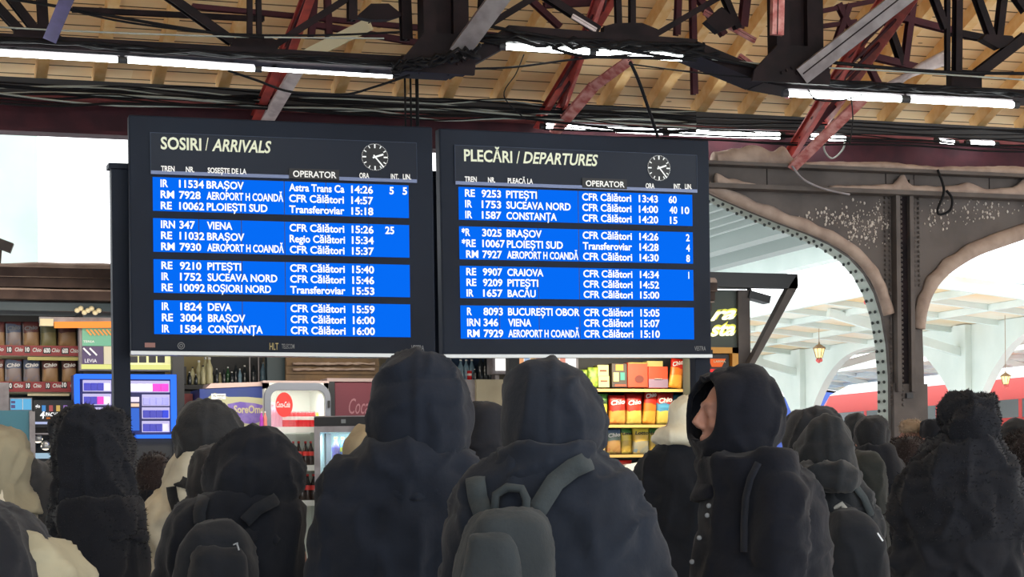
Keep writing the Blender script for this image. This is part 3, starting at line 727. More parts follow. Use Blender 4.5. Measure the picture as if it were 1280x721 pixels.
# ------------------------------------------------------------------ outdoors: canopies, lanterns, trains, far buildings
rust = mat('rusty_canopy_boards', hx(226,222,208), .8, noise_scale=.55, col2=hx(222,190,140), detail=6)
M['canopy'] = mat('haze_pale_canopy_paint', hx(216,224,218), .7, noise_scale=1, col2=hx(202,212,206))  # pale paint, lightened further to stand in for the overexposed haze outdoors
def canopy(X, ys, zv, lab, W=3.3, rise=.32, y_end=None):
    t = thing('platform_canopy', (X, ys[0], -.25), lab, 'platform canopy', 'platform canopies beyond the column')
    y0, y1 = ys[0]-4, y_end or ys[-1]+3
    for sgn in (-1, 1):
        mb = MB(); n = 10
        x1 = X+sgn*W
        mb.hexa([(X,y0,zv),(x1,y0,zv+rise),(x1,y1,zv+rise),(X,y1,zv),(X,y0,zv+.12),(x1,y0,zv+rise+.12),(x1,y1,zv+rise+.12),(X,y1,zv+.12)])
        mb.build('roof_slab', rust, t)
        MB().box(min(x1, x1+sgn*.1), max(x1, x1+sgn*.1), y0, y1, zv+rise-.12, zv+rise+.16).build('edge_beam', M['canopy'], t)
        rb = MB()
        yy = y0
        while yy < y1:
            rb.bar((X, yy, zv-.03), (x1, yy, zv+rise-.03), .1, .12); yy += 1.5
        for s in (.35, .7): rb.bar((X+sgn*W*s, y0, zv+rise*s-.05), (X+sgn*W*s, y1, zv+rise*s-.05), .08, .1)
        rb.build('rib', M['canopy'], t)
    for y in ys:
        c = MB(); c.box(X-.2, X+.2, y-.2, y+.2, -.25, zv)
        for sgn in (-1, 1):          # arched brackets along the row, meeting half-way between the columns
            sp = 3.1; pts = [(y, zv), (y+sgn*sp, zv)]
            for k in range(13):
                q = 1-k/12; pts.append((y+sgn*(.2+(sp-.2)*q), zv-1.55+(1.55-.14)*(1-(1-q)**3.0)))
            pts.append((y, zv-1.55)); m = MB(); m.prism(pts, X-.08, X+.08); c.add([(p.y, p.x, p.z) for p in m.v], m.f)
            c.bar((X, y, zv-.5), (X+sgn*W*.8, y, zv+rise*.8-.08), .1, .14)
        c.build('column', M['canopy'], t)
    return t
canopy(18.0, [30, 36.2, 42.4, 48.6, 54.8], 4.0, 'pale rusty platform canopy on arched columns just beyond the iron column')
canopy(28.5, [34, 42, 50, 58, 66], 4.1, 'second pale platform canopy farther out on the right')
canopy(40, [50, 60, 70, 80], 4.2, 'third pale platform canopy far out on the right', y_end=90)
# long ribbed roof edge over the near platform
rf = thing('platform_roof', (10.6, 19.5, 4.6), 'long pale ribbed roof underside seen between the board and the iron column', 'roof')
MB().box(8.4, 12.8, 18.6, 60, 4.62, 4.75).build('roof_slab', M['canopy'], rf)
rb = MB()
for x in (8.6, 8.9, 9.2, 9.5, 9.8, 10.1, 10.4): rb.box(x-.03, x+.03, 18.6, 60, 4.52, 4.62)
for x in (10.9, 11.7): rb.box(x-.12, x+.12, 18.6, 60, 4.42, 4.62)
rb.build('rib', mat('grey_canopy_rib', hx(140,148,144), .7), rf)
MB().box(12.55, 12.8, 18.6, 60, 4.38, 4.62).build('edge_beam', M['canopy'], rf)
c = MB()
for y in (24, 32, 40, 48): c.box(8.45, 8.6, y, y+.2, -.25, 4.52)
c.build('column', M['canopy'], rf)
def lantern(px, py, t_, hpx, lab):
    p = atT(px, py, t_); s = hpx/F*t_     # p = centre of the glass, s = lantern height
    l = thing('station_lantern', (p.x, p.y, p.z-s*.5), lab, 'lantern')
    MB().lathe([(s*.16, p.z-s*.30), (s*.30, p.z+s*.18)], (p.x, p.y, 0), 8).build('glass_body', M['lampglass'], l)
    cg = MB()
    for k in range(8):
        a = 2*math.pi*k/8; ca, sa = math.cos(a), math.sin(a)
        cg.bar((p.x+s*.165*ca, p.y+s*.165*sa, p.z-s*.3), (p.x+s*.305*ca, p.y+s*.305*sa, p.z+s*.18), s*.03, s*.03)
    cg.lathe([(s*.34, p.z+s*.17), (s*.36, p.z+s*.22), (s*.16, p.z+s*.36), (s*.05, p.z+s*.42), (s*.03, p.z+s*.55)], (p.x, p.y, 0), 8)
    cg.lathe([(s*.10, p.z-s*.34), (s*.18, p.z-s*.30)], (p.x, p.y, 0), 8)
    cg.build('frame', M['lampframe'], l)
    MB().tube([(p.x, p.y, p.z+s*.5), (p.x, p.y, max(p.z+s*1.5, 4.0 if t_ > 25 else 0))], s*.02, 6).build('hanger', M['lampframe'], l)
    b = MB()
    for k in range(5):
        b.ell((p.x+s*.1*math.cos(k*1.26), p.y+s*.1*math.sin(k*1.26), p.z-s*.42-s*.05*(k % 2)), (s*.09, s*.09, s*.1), 8, 5)
    b.build('red_bow', M['bow'], l); return l
M['lampglass'] = mat('lit_amber_glass', hx(240,220,150), .4, emit=hx(255,232,160), estr=.8)
M['lampframe'] = mat('lantern_frame', hx(150,120,84), .5); M['bow'] = mat('red_bow', hx(214,96,92), .6)
lantern(1024, 440, 36, 24, 'amber lantern with a red bow hanging left of the iron column')
lantern(1086, 362, 22.5, 36, 'large amber lantern half hidden by the arch of the iron column')
lantern(985, 489, 52, 16, 'small far amber lantern low beside the awning')
lantern(1257, 474, 32, 20, 'amber lantern at the right edge, over the red train')
# trains on the track at X = 22..25
def train(y0, y1, m, lab, nose, band=True, stripe='trainwhite'):
    X0, X1, zb, zt = 22.0, 24.9, -.3, 3.75
    t = thing('train_carriage', ((X0+X1)/2, (y0+y1)/2, -.9), lab, 'train')
    def sect(y, k): # rounded section scaled by k
        c = (X0+X1)/2; hw = (X1-X0)/2; pts = []
        for a, b in ((-1,0),(-1,.62),(-.96,.80),(-.80,.92),(-.45,.98),(0,1),(.45,.98),(.80,.92),(.96,.80),(1,.62),(1,0)):
            pts.append((c+a*hw*k, y, zb+(zt-zb)*b*(k if b > .3 else 1)))
        return pts
    ks = [(y1+nose, .62), (y1+nose*.8, .8), (y1+nose*.45, .93), (y1, 1)] if nose else [(y1, 1)]
    MB().loft([sect(y0, 1)] + [sect(y, k) for y, k in reversed(ks)]).build('body', M[m], t, False)
    rf_ = MB().loft([[(x, y, z+.012) for x, y_, z in sect(y, 1)[3:8]] + [(x, y, z-.05) for x, y_, z in sect(y, 1)[3:8]][::-1] for y in (y0, y1)]); rf_.build('roof', M['snow'], t)
    if band:
        MB().box(X0-.015, X0+.01, y0+.3, y1-.4, 2.62, 2.98).build('window_band', M['trainglass'], t)
        mb = MB(); n = int((y1-y0)/1.6)
        for k in range(n): mb.box(X0-.02, X0+.005, y0+.3+k*1.6, y0+.42+k*1.6, 2.62, 2.98)
        mb.build('window_post', M[m], t)
    MB().box(X0-.012, X0+.01, y0, y1, 2.12, 2.34).build('stripe', M[stripe], t)
    bo = MB()
    for yy in (y0+2.5, y1-2.5):
        bo.box(X0+.3, X1-.3, yy-1.3, yy+1.3, -.75, -.3)
        for q in (-.9, .9):
            bo.loft([[(x, yy+q+.42*math.cos(a*math.pi/7), -.48+.42*math.sin(a*math.pi/7)) for a in range(14)] for x in (X0+.35, X1-.35)])
    bo.build('bogie', M['dark'], t); return t
M['trainred'] = mat('train_red', hx(205,62,58), .5); M['trainblue'] = mat('train_blue', hx(70,104,190), .5)
M['trainwhite'] = mat('train_cream', hx(238,232,222), .5); M['trainglass'] = mat('train_window_glass', hx(96,102,104), .2)
train(20, 43.5, 'trainred', 'red and white railcar with snow on its roof, behind the iron column', 1.2)
train(46.5, 66, 'trainblue', 'blue locomotive with a rounded roof beyond the red railcar', 0, False)
# far pale buildings
def building(x0, x1, y0, y1, h, lab, dx=2.6, m='farwall'):
    t = thing('apartment_building', ((x0+x1)/2, (y0+y1)/2, -.25), lab, 'building')
    MB().box(x0, x1, y0, y1, -.25, h).build('wall', M[m], t)
    MB().box(x0-.3, x1+.3, y0-.3, y1+.3, h, h+.4).build('roof', M['snow'], t)
    z = 2.5; n = 0
    while z < h-2 and n < 60:
        x = x0+.8
        while x < x1-1.4 and n < 60:
            f = MB().box(x, x+1.0, y0-.05, y0+.02, z, z+1.5).build('window', M['trainglass'], t); x += dx; n += 1
        z += 3.2
    return t
M['farwall'] = mat('pale_facade', hx(158,170,164), .8, noise_scale=.5, col2=hx(148,160,156))
building(-6, 5.3, 60, 74, 16, 'pale apartment block in the white gap left of the arrivals board')
building(60, 84, 96, 110, 12, 'pale far block over the canopies at the right edge')

# ------------------------------------------------------------------ kiosks behind the boards
YK = 17.45; YB = 18.75
k1 = thing('market_kiosk', (2.6, YB, 0), 'long brown kiosk with snowy roof ledges behind the arrivals board', 'kiosk')
def kz(py, px=60, Y=YK): return atY(px, py, Y).z
xa = atY(-40, 400, YK).x; xb = atY(482, 400, YK).x; xc = atY(640, 400, YK).x; xd = atY(878, 400, YK).x
MB().box(xa, xd, YB+.55, YB+.62, 0, 2.95).build('back_wall', mat('kiosk_wall', hx(120,112,92), .7, noise_scale=2, col2=hx(98,92,80)), k1)
MB().box(xa, xd, YK-.1, YB+.6, kz(392)+.12, kz(392)+.18).build('soffit', M['dark'], k1)
MB().box(xa, xd, YK-.35, YB+.7, kz(352), kz(340)).build('roof', M['brownplank'], k1)
for y0, y1, d in ((352, 366, .30), (366, 380, .22), (380, 393, .14)):
    MB().box(xa, xd, YK-d, YK-.02, kz(y1)+.02, kz(y0)).build('fascia_board', M['brownplank'] if y0 < 380 else mat('dark_teal_fascia', hx(46,62,70), .6), k1)
rr = random.Random(3)
for zl, yy in ((kz(340), YK-.35), (kz(352)+.0, YK-.36), (kz(366), YK-.29)):
    rings = []
    for i in range(81):
        x = xa + (xd-xa)*i/80; h = (.05 if zl == kz(340) else .016)*(1+.8*noise.noise(Vector((x*3, zl*9, 0)))); rings.append([(x, yy+.10*math.cos(a)+.1, zl+h*math.sin(a)) for a in [math.pi*q/6 for q in range(7)]])
    MB().loft(rings).build('snow_cover', M['dustsnow'], k1, True)
for x in (xa+.1, atY(222, 480, YK).x, xc, xd-.05):
    MB().box(x-.05, x+.05, YK-.05, YK+.05, 0, kz(392)).build('pillar', M['dark'], k1)
# small ornament on the fascia and camera at left
cm = thing('security_camera', atY(4, 310, YK-.4), 'dark security camera box at the left edge under the white sky', 'camera')
pc = atY(4, 306, YK-.4); MB().bar(pc+Vector((-.09,0,.03)), pc+Vector((.07,-.02,-.03)), .09, .08).build('housing', M['column'], cm)
MB().bar(pc+Vector((-.02,.05,0)), pc+Vector((-.02,.35,-.22)), .03, .03).build('bracket', M['column'], cm)
orn = atY(110, 388, YK-.16)
MB_ = MB()
for k in range(7): MB_.ell((orn.x+.03*(k-3), orn.y, orn.z+.02*math.sin(k*2.1)), (.024, .02, .022), 8, 5)
solo(MB_, 'sign_ornament', M['cream'], 'small cream ornament fixed on the kiosk fascia above the orange lamp', 'ornament', smooth=True)
# orange lamp
a = atY(68, 406, YK-.0); b = atY(141, 405.5, YK-.0)
ol = thing('neon_lamp', a, 'glowing orange strip lamp under the kiosk fascia, left of the post', 'lamp')
MB().tube([a, b], .028, 10).build('tube', glow('orange_neon', hx(255,150,70), 1.3), ol, True)
MB().box(a.x-.12, b.x, YK+.03, YK+.09, a.z+.02, a.z+.07).build('housing', M['greysteel'], ol)
MB().box(a.x-.12, a.x-.01, YK-.02, YK+.05, a.z-.01, a.z+.05).build('end_socket', M['cream'], ol)

# ---- snack bags
def bagmat(name, top, mid, low, low2):
    m = bpy.data.materials.new(name); m.use_nodes = True; nt = m.node_tree; N = nt.nodes; L = nt.links; p = N['Principled BSDF']
    tc = N.new('ShaderNodeTexCoord'); sp = N.new('ShaderNodeSeparateXYZ'); L.new(tc.outputs['Object'], sp.inputs[0])
    nz = N.new('ShaderNodeTexNoise'); nz.inputs['Scale'].default_value = 14; L.new(tc.outputs['Object'], nz.inputs['Vector'])
    vo = N.new('ShaderNodeTexVoronoi'); vo.inputs['Scale'].default_value = 26; L.new(tc.outputs['Object'], vo.inputs['Vector'])
    mx = N.new('ShaderNodeMix'); mx.data_type = 'RGBA'; L.new(vo.outputs['Color'], mx.inputs[0]); mx.inputs[6].default_value = low; mx.inputs[7].default_value = low2
    ad = N.new('ShaderNodeMath'); ad.operation = 'MULTIPLY_ADD'; L.new(nz.outputs['Fac'], ad.inputs[0]); ad.inputs[1].default_value = .07; L.new(sp.outputs['Z'], ad.inputs[2])
    rp = N.new('ShaderNodeValToRGB'); e = rp.color_ramp.elements; e[0].position = 0; e[0].color = (0,0,0,1); e[1].position = 1; e[1].color = (1,1,1,1)
    g1 = N.new('ShaderNodeMath'); g1.operation = 'GREATER_THAN'; L.new(ad.outputs[0], g1.inputs[0]); g1.inputs[1].default_value = .165
    g2 = N.new('ShaderNodeMath'); g2.operation = 'GREATER_THAN'; L.new(ad.outputs[0], g2.inputs[0]); g2.inputs[1].default_value = .235
    m1 = N.new('ShaderNodeMix'); m1.data_type = 'RGBA'; L.new(g1.outputs[0], m1.inputs[0]); L.new(mx.outputs[2], m1.inputs[6]); m1.inputs[7].default_value = mid
    m2 = N.new('ShaderNodeMix'); m2.data_type = 'RGBA'; L.new(g2.outputs[0], m2.inputs[0]); L.new(m1.outputs[2], m2.inputs[6]); m2.inputs[7].default_value = top
    L.new(m2.outputs[2], p.inputs['Base Color']); p.inputs['Roughness'].default_value = .35; return m
def pouch(cx, y, z0, w_, h, dep, lean=0):
    """a pillow bag, crimped at both ends, front towards -Y; built round its own base point"""
    nx, nz_ = 8, 12; rings = []
    for j in range(nz_+1):
        v = j/nz_; th = dep/2*max(.06, math.sin(math.pi*min(max(v, .0), 1))**.55) if 0 < j < nz_ else dep*.03
        hw = w_/2*(1-.07*math.sin(math.pi*v)) ; ring = []
        for i in range(nx+1):
            u = -1+2*i/nx; ring.append((u*hw, -th*(1-abs(u)**2.4)**.6, h*v))
        for i in range(nx-1, 0, -1):
            u = -1+2*i/nx; ring.append((u*hw, th*.5*(1-abs(u)**2.4)**.6, h*v))
        rings.append([(x, yy+lean*z, z) for x, yy, z in ring])
    return MB().loft(rings)
def bag(px0, px1, pyt, pyb, Y, m, word, wcol, label, group, wv=.70, cap=.2, tilt=.12, band=None, turn=0):
    a = atY((px0+px1)/2, pyb, Y); w_ = atY(px1, pyb, Y).x-atY(px0, pyb, Y).x; h = atY((px0+px1)/2, pyt, Y).z-a.z
    t = thing('snack_bag', a, label, 'snack bag', group)
    if turn: t.rotation_euler = (0, turn, 0)
    mb = pouch(0, 0, 0, w_, h, w_*.30); me = mb.mesh('pouch', True); me.materials.append(m)
    o = bpy.data.objects.new('pouch', me); COL.objects.link(o); o.parent = t
    o.scale = (1, 1, 1)
    def put(mb2, name, mm, par=t):
        me2 = mb2.mesh(name); me2.materials.append(mm); o2 = bpy.data.objects.new(name, me2); COL.objects.link(o2); o2.parent = par; return o2
    if word:
        m2 = MB(); fr = (Vector((0, -w_*.155, 0)), Vector((1,0,0)), UP, Vector((0,-1,0)))
        text(m2, word, fr, -w_*.38, h*(wv-.05), h*cap*.72, w_*.76, .035, .15, .006, tilt=tilt); put(m2, 'brand_lettering', wcol)
    if band:
        m3 = MB(); m3.box(-w_*.3, w_*.28, -w_*.16, -w_*.15, h*.52, h*.6); put(m3, 'flavour_panel', band)
    return t
W_ = M['white']; Bk = M['black']
cr_yel = hx(240,206,96); cr_or = hx(224,150,60)
bm_red = bagmat('red_crisp_bag', hx(196,40,34), hx(200,52,38), hx(226,120,60), hx(240,190,90))
bm_redy = bagmat('red_yellow_crisp_bag', hx(190,36,34), hx(204,60,40), hx(244,210,110), hx(226,176,70))
bm_or = bagmat('orange_crisp_bag', hx(196,44,30), hx(226,120,40), hx(236,140,44), hx(246,190,80))
bm_blu = bagmat('blue_yellow_crisp_bag', hx(200,50,44), hx(80,150,190), hx(240,214,110), hx(214,186,80))
bm_tur = bagmat('turquoise_crisp_bag', hx(60,140,170), hx(110,180,196), hx(250,220,100), hx(90,170,190))
bm_lotob = bagmat('yellow_puff_bag', hx(244,220,84), hx(240,200,90), hx(236,196,90), hx(60,130,170))
bm_lotog = bagmat('green_yellow_puff_bag', hx(80,140,60), hx(240,214,80), hx(244,220,110), hx(200,150,50))
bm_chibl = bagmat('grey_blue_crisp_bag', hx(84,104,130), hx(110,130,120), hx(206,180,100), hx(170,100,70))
bm_dim = bagmat('dimmed_maroon_crisp_bag', hx(96,52,54), hx(104,64,60), hx(150,118,84), hx(176,142,100))  # muted copies, the dimness behind glass is painted into the colours
bm_dimb = bagmat('dimmed_maroon_blue_crisp_bag', hx(92,50,52), hx(84,96,120), hx(170,136,100), hx(120,130,150))
# right lit snack shelf
YS = 18.15
sh = thing('snack_shelf', ((atY(715,570,YS).x+atY(875,570,YS).x)/2, YS+.2, 0), 'lit wooden snack shelf right of the tall hooded backpacker', 'shelf')
sx0, sx1 = atY(712,520,YS).x, atY(872,520,YS).x
zs = [atY(800, y, YS).z for y in (567, 530, 485.5)]
ylip = mat('yellow_shelf_wood', hx(226,186,110), .6)
for z in zs:
    MB().box(sx0, sx1, YS-.06, YS+.42, z-.035, z-.012).build('shelf_board', M['dark'], sh); MB().box(sx0, sx1, YS-.08, YS-.06, z-.035, z-.008).build('shelf_lip', ylip, sh)
MB().box(sx0, sx1, YS+.42, YS+.45, 0, 2.75).build('back_panel', M['dark'], sh)
for x in (sx0, sx1): MB().box(x-.02, x+.02, YS-.06, YS+.45, 0, 2.75).build('side_panel', M['dark'], sh)
MB().box(sx0, sx1, YS-.06, YS+.42, 2.73, 2.76).build('top_panel', M['dark'], sh)
MB().box(sx0, sx1, YS-.04, YS+.4, 0, .5).build('base_panel', M['dark'], sh)
G = 'snack bags on the lit shelf'
bag(741,760,492,530,YS+.05, bm_lotog,'Lotto',Bk,'yellow snack bag partly hidden by the backpacker on the middle lit shelf', G, .74,.16,.02)
bag(760,783,494,530,YS+.05, bm_red,'Chio',W_,'red crisp bag, leftmost whole one on the middle lit shelf', G)
bag(782,803,494,530,YS+.05, bm_redy,'Chio',W_,'red and yellow crisp bag, second whole one on the middle lit shelf', G)
bag(802,820,488,530,YS+.06, bm_or,'Chio',W_,'orange crisp bag leaning on the middle lit shelf', G, .80,.16,.3, turn=.09)
bag(820,842,491,530,YS+.05, bm_blu,'Chio',W_,'white, red and yellow crisp bag with a blue patch on the middle lit shelf', G, .72, band=mat('blue_patch', hx(90,170,210), .5))
bag(840,862,493,530,YS+.14, bm_tur,'',W_,'turquoise bag behind the cream cap on the middle lit shelf', G)
bag(780,806,486,529,YS+.28, bm_or,'',W_,'orange bag in the second row of the middle lit shelf', G)
bag(744,757,538,567,YS+.05, bm_lotob,'',Bk,'yellow bag beside the backpacker on the lowest lit shelf', G)
bag(757,777,536,567,YS+.05, bm_chibl,'Chio',W_,'grey blue crisp bag on the lowest lit shelf', G)
bag(775,792,534,567,YS+.10, bm_lotog,'Lotto',Bk,'small green and yellow puff bag between two on the lowest lit shelf', G, .76,.14,.02)
bag(790,812,534,568,YS+.05, bm_lotob,'Lotto',Bk,'yellow puff bag with blue foot, centre of the lowest lit shelf', G, .78,.16,.02)
bag(810,828,534,567,YS+.10, bm_lotog,'Lotto',Bk,'green and yellow puff bag just above the cream cap brim', G, .78,.15,.02)
bag(826,842,536,567,YS+.12, bm_or,'',W_,'orange yellow bag at the right end of the lowest lit shelf', G)
bag(772,790,575,604,YS+.0, bm_red,'C',W_,'red crisp bag below the lit shelves', 'bags below the lit shelves')
bag(835,853,448,485,YS+.05, bm_or,'Chio',W_,'red and orange crisp bag tilted on the top lit shelf', G, .76,.18,.35, turn=.12)
def box_thing(px0, px1, pyt, pyb, Y, m, name, label, cat, grp=None, dep=.12, deco=(), word=None, wc=None):
    a = atY((px0+px1)/2, pyb, Y); x0, x1 = atY(px0, pyb, Y).x, atY(px1, pyb, Y).x; zt = atY((px0+px1)/2, pyt, Y).z
    t = thing(name, (a.x, Y+dep/2, a.z), label, cat, grp)
    MB().box(x0, x1, Y, Y+dep, a.z, zt).build('carton', m, t, bevel=.004)
    for (u0, u1, v0, v1, mm, nm) in deco:
        if nm == 'round_emblem':
            cx_, cz_ = x0+(x1-x0)*(u0+u1)/2, a.z+(zt-a.z)*(v0+v1)/2; r_ = (x1-x0)*(u1-u0)/2
            MB().loft([[(cx_+r_*math.cos(q*.3142), y_, cz_+r_*.8*math.sin(q*.3142)) for q in range(20)] for y_ in (Y-.003, Y+.002)]).build(nm, mm, t); continue
        MB().box(x0+(x1-x0)*u0, x0+(x1-x0)*u1, Y-.003, Y+.002, a.z+(zt-a.z)*v0, a.z+(zt-a.z)*v1).build(nm, mm, t)
    if word:
        mb = MB(); text(mb, word[0], wall_frame(Y), x0+(x1-x0)*word[1], a.z+(zt-a.z)*word[3], (zt-a.z)*word[4], (x1-x0)*(word[2]-word[1]), .03, 0, .005); mb.build('lettering', wc or W_, t, fix=False)
    return t
orange = mat('orange_red_card', hx(224,74,40), .5); lilac = mat('lilac_print', hx(150,126,150), .5); brn = mat('brown_print', hx(120,50,40), .6); pyel = mat('pale_yellow_pack', hx(232,220,140), .5)
teal = mat('teal_print', hx(60,150,140), .5); dkp = mat('dark_brown_pack', hx(66,54,46), .5); gold = mat('gold_print', hx(220,160,50), .5); lime = mat('lime_pack', hx(176,196,70), .4, noise_scale=22, col2=hx(96,140,50))
GT = 'packs on the top lit shelf'
box_thing(785,810,453,484,YS+.05, orange,'sweets_box','large orange red box with a dark round emblem on the top lit shelf','box',GT,deco=[(.34,.80,.20,.46,brn,'round_emblem'),(.05,.95,.96,1.0,gold,'gold_edge')])
box_thing(811,835,458,485,YS+.05, orange,'sweets_box','orange and lilac box beside the large orange box','box',GT,deco=[(0,1,.02,.42,lilac,'lilac_band'),(.3,.7,.38,.44,W_,'white_mark')])
box_thing(809,829,451,484,YS+.24, pyel,'sweets_box','yellow pack behind the orange and lilac box','box',GT)
box_thing(765,784,454,484,YS+.05, dkp,'coffee_pack','dark pack with gold and teal print left of the large orange box','pack',GT,deco=[(.25,.75,.70,.95,gold,'gold_print'),(.1,.45,.25,.62,pyel,'yellow_print'),(.55,.85,.3,.62,teal,'teal_print'),(.2,.9,.04,.12,orange,'orange_print')])
box_thing(747,761,456,470,YS+.05, pyel,'tea_pack','upper pale yellow pack of the two stacked on the top lit shelf','pack',GT,deco=[(.2,.8,.4,.55,brn,'print')])
box_thing(748,762,470,484,YS+.05, pyel,'tea_pack','lower pale yellow pack of the two stacked on the top lit shelf','pack',GT,deco=[(.2,.8,.5,.62,brn,'print')])
bag(721,735,462,484,YS+.05, lime,'',W_,'lime green bag beside the hood on the top lit shelf', G)
bag(734,748,459,484,YS+.05, lime,'',W_,'lime green bag left of the stacked yellow packs', G)
box_thing(857,869,452,484,YS+.1, Bk,'dark_pack','black pack with white, violet and gold print at the end of the top lit shelf','pack',GT,deco=[(.3,.75,.72,.95,W_,'white_print'),(.2,.8,.38,.62,mat('violet_print',hx(90,80,170),.5),'violet_print'),(.2,.9,.08,.24,gold,'gold_print')])
# white paper seen below the shelf
pp = atY(790, 590, YS-.2)
mb = MB(); mb.hexa([pp+Vector(v) for v in [(-.12,0,-.08),(.06,0,-.10),(.06,.05,-.10),(-.12,.05,-.08),(-.05,.04,.07),(.12,.04,.10),(.12,.09,.10),(-.05,.09,.07)]])
solo(mb, 'paper_sheet', M['white'], 'white sheet standing below the lit shelves beside the red bag', 'paper')
# lit menu board above the tall hood
ml = thing('menu_lightbox', atY(670, 463, 17.6), 'bright white lit menu board with coloured stripes, behind the tall hood', 'lightbox')
p0 = atY(620, 463, 17.6); p1 = atY(720, 440, 17.6)
MB().box(p0.x, p1.x, 17.6, 17.72, p0.z, p1.z+.1).build('face', glow('menu_face', (1,.98,.94,1), 1.15), ml)
MB().box(p0.x-.03, p1.x+.03, 17.62, 17.78, p0.z-.03, p1.z+.13).build('frame', M['greysteel'], ml)
for i, c in enumerate([hx(240,180,150), hx(200,220,170), hx(238,170,120), hx(170,190,220), hx(245,200,140), hx(240,150,130), hx(210,220,190), hx(250,190,150), hx(236,200,160), hx(240,160,140)]):
    x = p0.x + .1 + i*(p1.x-p0.x-.2)/10
    MB().box(x, x+.05, 17.592, 17.6, p0.z+.03, p0.z+.12).build('menu_picture', glow('menu_print%d' % i, c, 1.0), ml)
# bottle shelf behind the gap
bs = thing('drinks_shelf', atY(588, 476, 18.3), 'blue-lit drinks shelf between the two tall hoods', 'shelf')
q0 = atY(548, 477, 18.3); q1 = atY(619, 440, 18.3)
MB().box(q0.x, q1.x, 18.25, 18.5, q0.z-.03, q0.z).build('shelf_board', M['greysteel'], bs)
MB().box(q0.x, q1.x, 18.5, 18.53, q0.z, q1.z+.1).build('back_panel', mat('blue_lit_panel', hx(40,62,92), .4), bs)  # back panel coloured blue in place of the shelf's blue light
MB().box(q1.x-.02, q1.x+.02, 18.25, 18.5, 0, q1.z+.1).build('side_panel', M['greysteel'], bs)
MB().box(q0.x, q1.x, 18.3, 18.5, 0, q0.z-.03).build('base', M['dark'], bs)
def bottle(px, pyb, hpx, Y, body, capm, label, grp, lab=None, wide=.30, prof=None, twist=False):
    a = atY(px, pyb, Y); h = hpx/F*(a-CAM).dot(FW); r = h*wide/2
    t = thing('drink_bottle', a, label, 'bottle', grp)
    pr = prof or [(r*.9, 0), (r, h*.05), (r, h*.30), (r*.86, h*.40), (r, h*.52), (r*.95, h*.62), (r*.5, h*.78), (r*.34, h*.86), (r*.34, h*.93)]
    MB().lathe(pr, a, 12).build('body', body, t, True)
    MB().lathe([(r*.40, h*.92), (r*.40, h), (r*.3, h*1.005)], a, 10).build('cap', capm, t)
    if lab: MB().lathe([(r*1.02, h*.40), (r*1.03, h*.58)], a, 12).build('label', lab, t)
    return t
def can(px, pyb, hpx, Y, m, label, grp, band=None):
    a = atY(px, pyb, Y); h = hpx/F*(a-CAM).dot(FW); r = h*.27
    t = thing('drink_can', a, label, 'can', grp)
    MB().lathe([(r*.8, 0), (r, h*.05), (r, h*.9), (r*.82, h*.97)], a, 12).build('body', m, t, True)
    MB().lathe([(r*.83, h*.965), (r*.83, h), (r*.7, h)], a, 12).build('lid', M['chrome'], t)
    MB().lathe([(r*1.01, h*.45), (r*1.01, h*.68)], a, 12).build('white_wave', band or M['white'], t)
cola = mat('dark_cola', hx(44,24,22), .15); redcap = mat('red_plastic', hx(205,40,38), .4); redlab = mat('red_label', hx(214,52,46), .5); redcan = mat('red_can', hx(214,40,48), .3)
clearb = mat('clear_bottle', hx(120,150,170), .15); greenb = mat('green_bottle', hx(50,90,60), .15); darkb = mat('dark_bottle', hx(40,46,52), .2); paleb = mat('pale_bottle', hx(196,190,150), .3)
GB = 'drinks on the blue-lit shelf between the tall hoods'
for i, px in enumerate((556, 563, 576, 583, 590)):
    bottle(px, 475, 26, 18.42, clearb, M['white'], 'clear bottle in the back row of the blue-lit shelf', GB)
can(568, 475, 14, 18.32, redcan, 'left red can on the blue-lit shelf', GB); can(587, 475, 12, 18.32, redcan, 'right red can on the blue-lit shelf', GB)
bottle(593.5, 475, 14, 18.3, darkb, M['white'], 'small dark bottle beside the right red can', GB)
for px in (601, 607, 613): bottle(px, 475, 30, 18.4, darkb, M['chrome'], 'tall dark bottle at the right end of the blue-lit shelf', GB)
# beige cabinet under it
bc = thing('beige_cabinet', atY(603, 520, 17.7), 'beige cabinet front between the two tall hoods', 'cabinet')
c0, c1, c2 = atY(566, 512, 17.7).x, atY(596, 512, 17.7).x, atY(640, 512, 17.7).x
zt = atY(600, 474, 17.7).z
MB().box(c0, c1, 17.75, 18.2, 0, zt).build('side', M['greysteel'], bc); MB().box(c1, c2, 17.7, 18.2, 0, zt).build('door', mat('beige_door', hx(176,166,140), .5, noise_scale=5, col2=hx(164,154,130)), bc)
MB().box(c1+.2, c1+.25, 17.67, 17.7, zt-.31, zt-.27).build('handle', M['dark'], bc)

# ---- left stall: snack shelf with price rails
YL = 17.95
ls = thing('snack_shelf', (atY(48, 500, YL).x, YL+.2, 0), 'dim snack shelf with red price rails at the left edge', 'shelf')
lx0, lx1 = atY(-40, 450, YL).x, atY(99, 450, YL).x
zl = [atY(50, y, YL).z for y in (490, 445)]
for z, yy in zip(zl, (490, 445)):
    MB().box(lx0, lx1, YL-.03, YL+.35, z-.005, z+.012).build('shelf_board', M['cream'], ls)
    MB().box(lx0, lx1, YL-.05, YL-.03, z, z+.088).build('price_rail', mat('red_price_rail', hx(150,44,48), .5), ls)
MB().box(lx0, lx1, YL+.35, YL+.38, 0, 2.95).build('back_panel', M['dark'], ls)
MB().box(lx1, lx1+.03, YL-.05, YL+.38, 0, 2.95).build('side_panel', M['dark'], ls)
MB().box(lx0, lx1, YL, YL+.35, 0, atY(50, 545, YL).z).build('base', M['dark'], ls)
MB().box(atY(34,453,YL).x, lx1, YL-.045, YL-.03, atY(50,450.5,YL).z-.0, atY(50,446.5,YL).z).build('yellow_strip', mat('yellow_strip', hx(196,190,110), .5), ls)
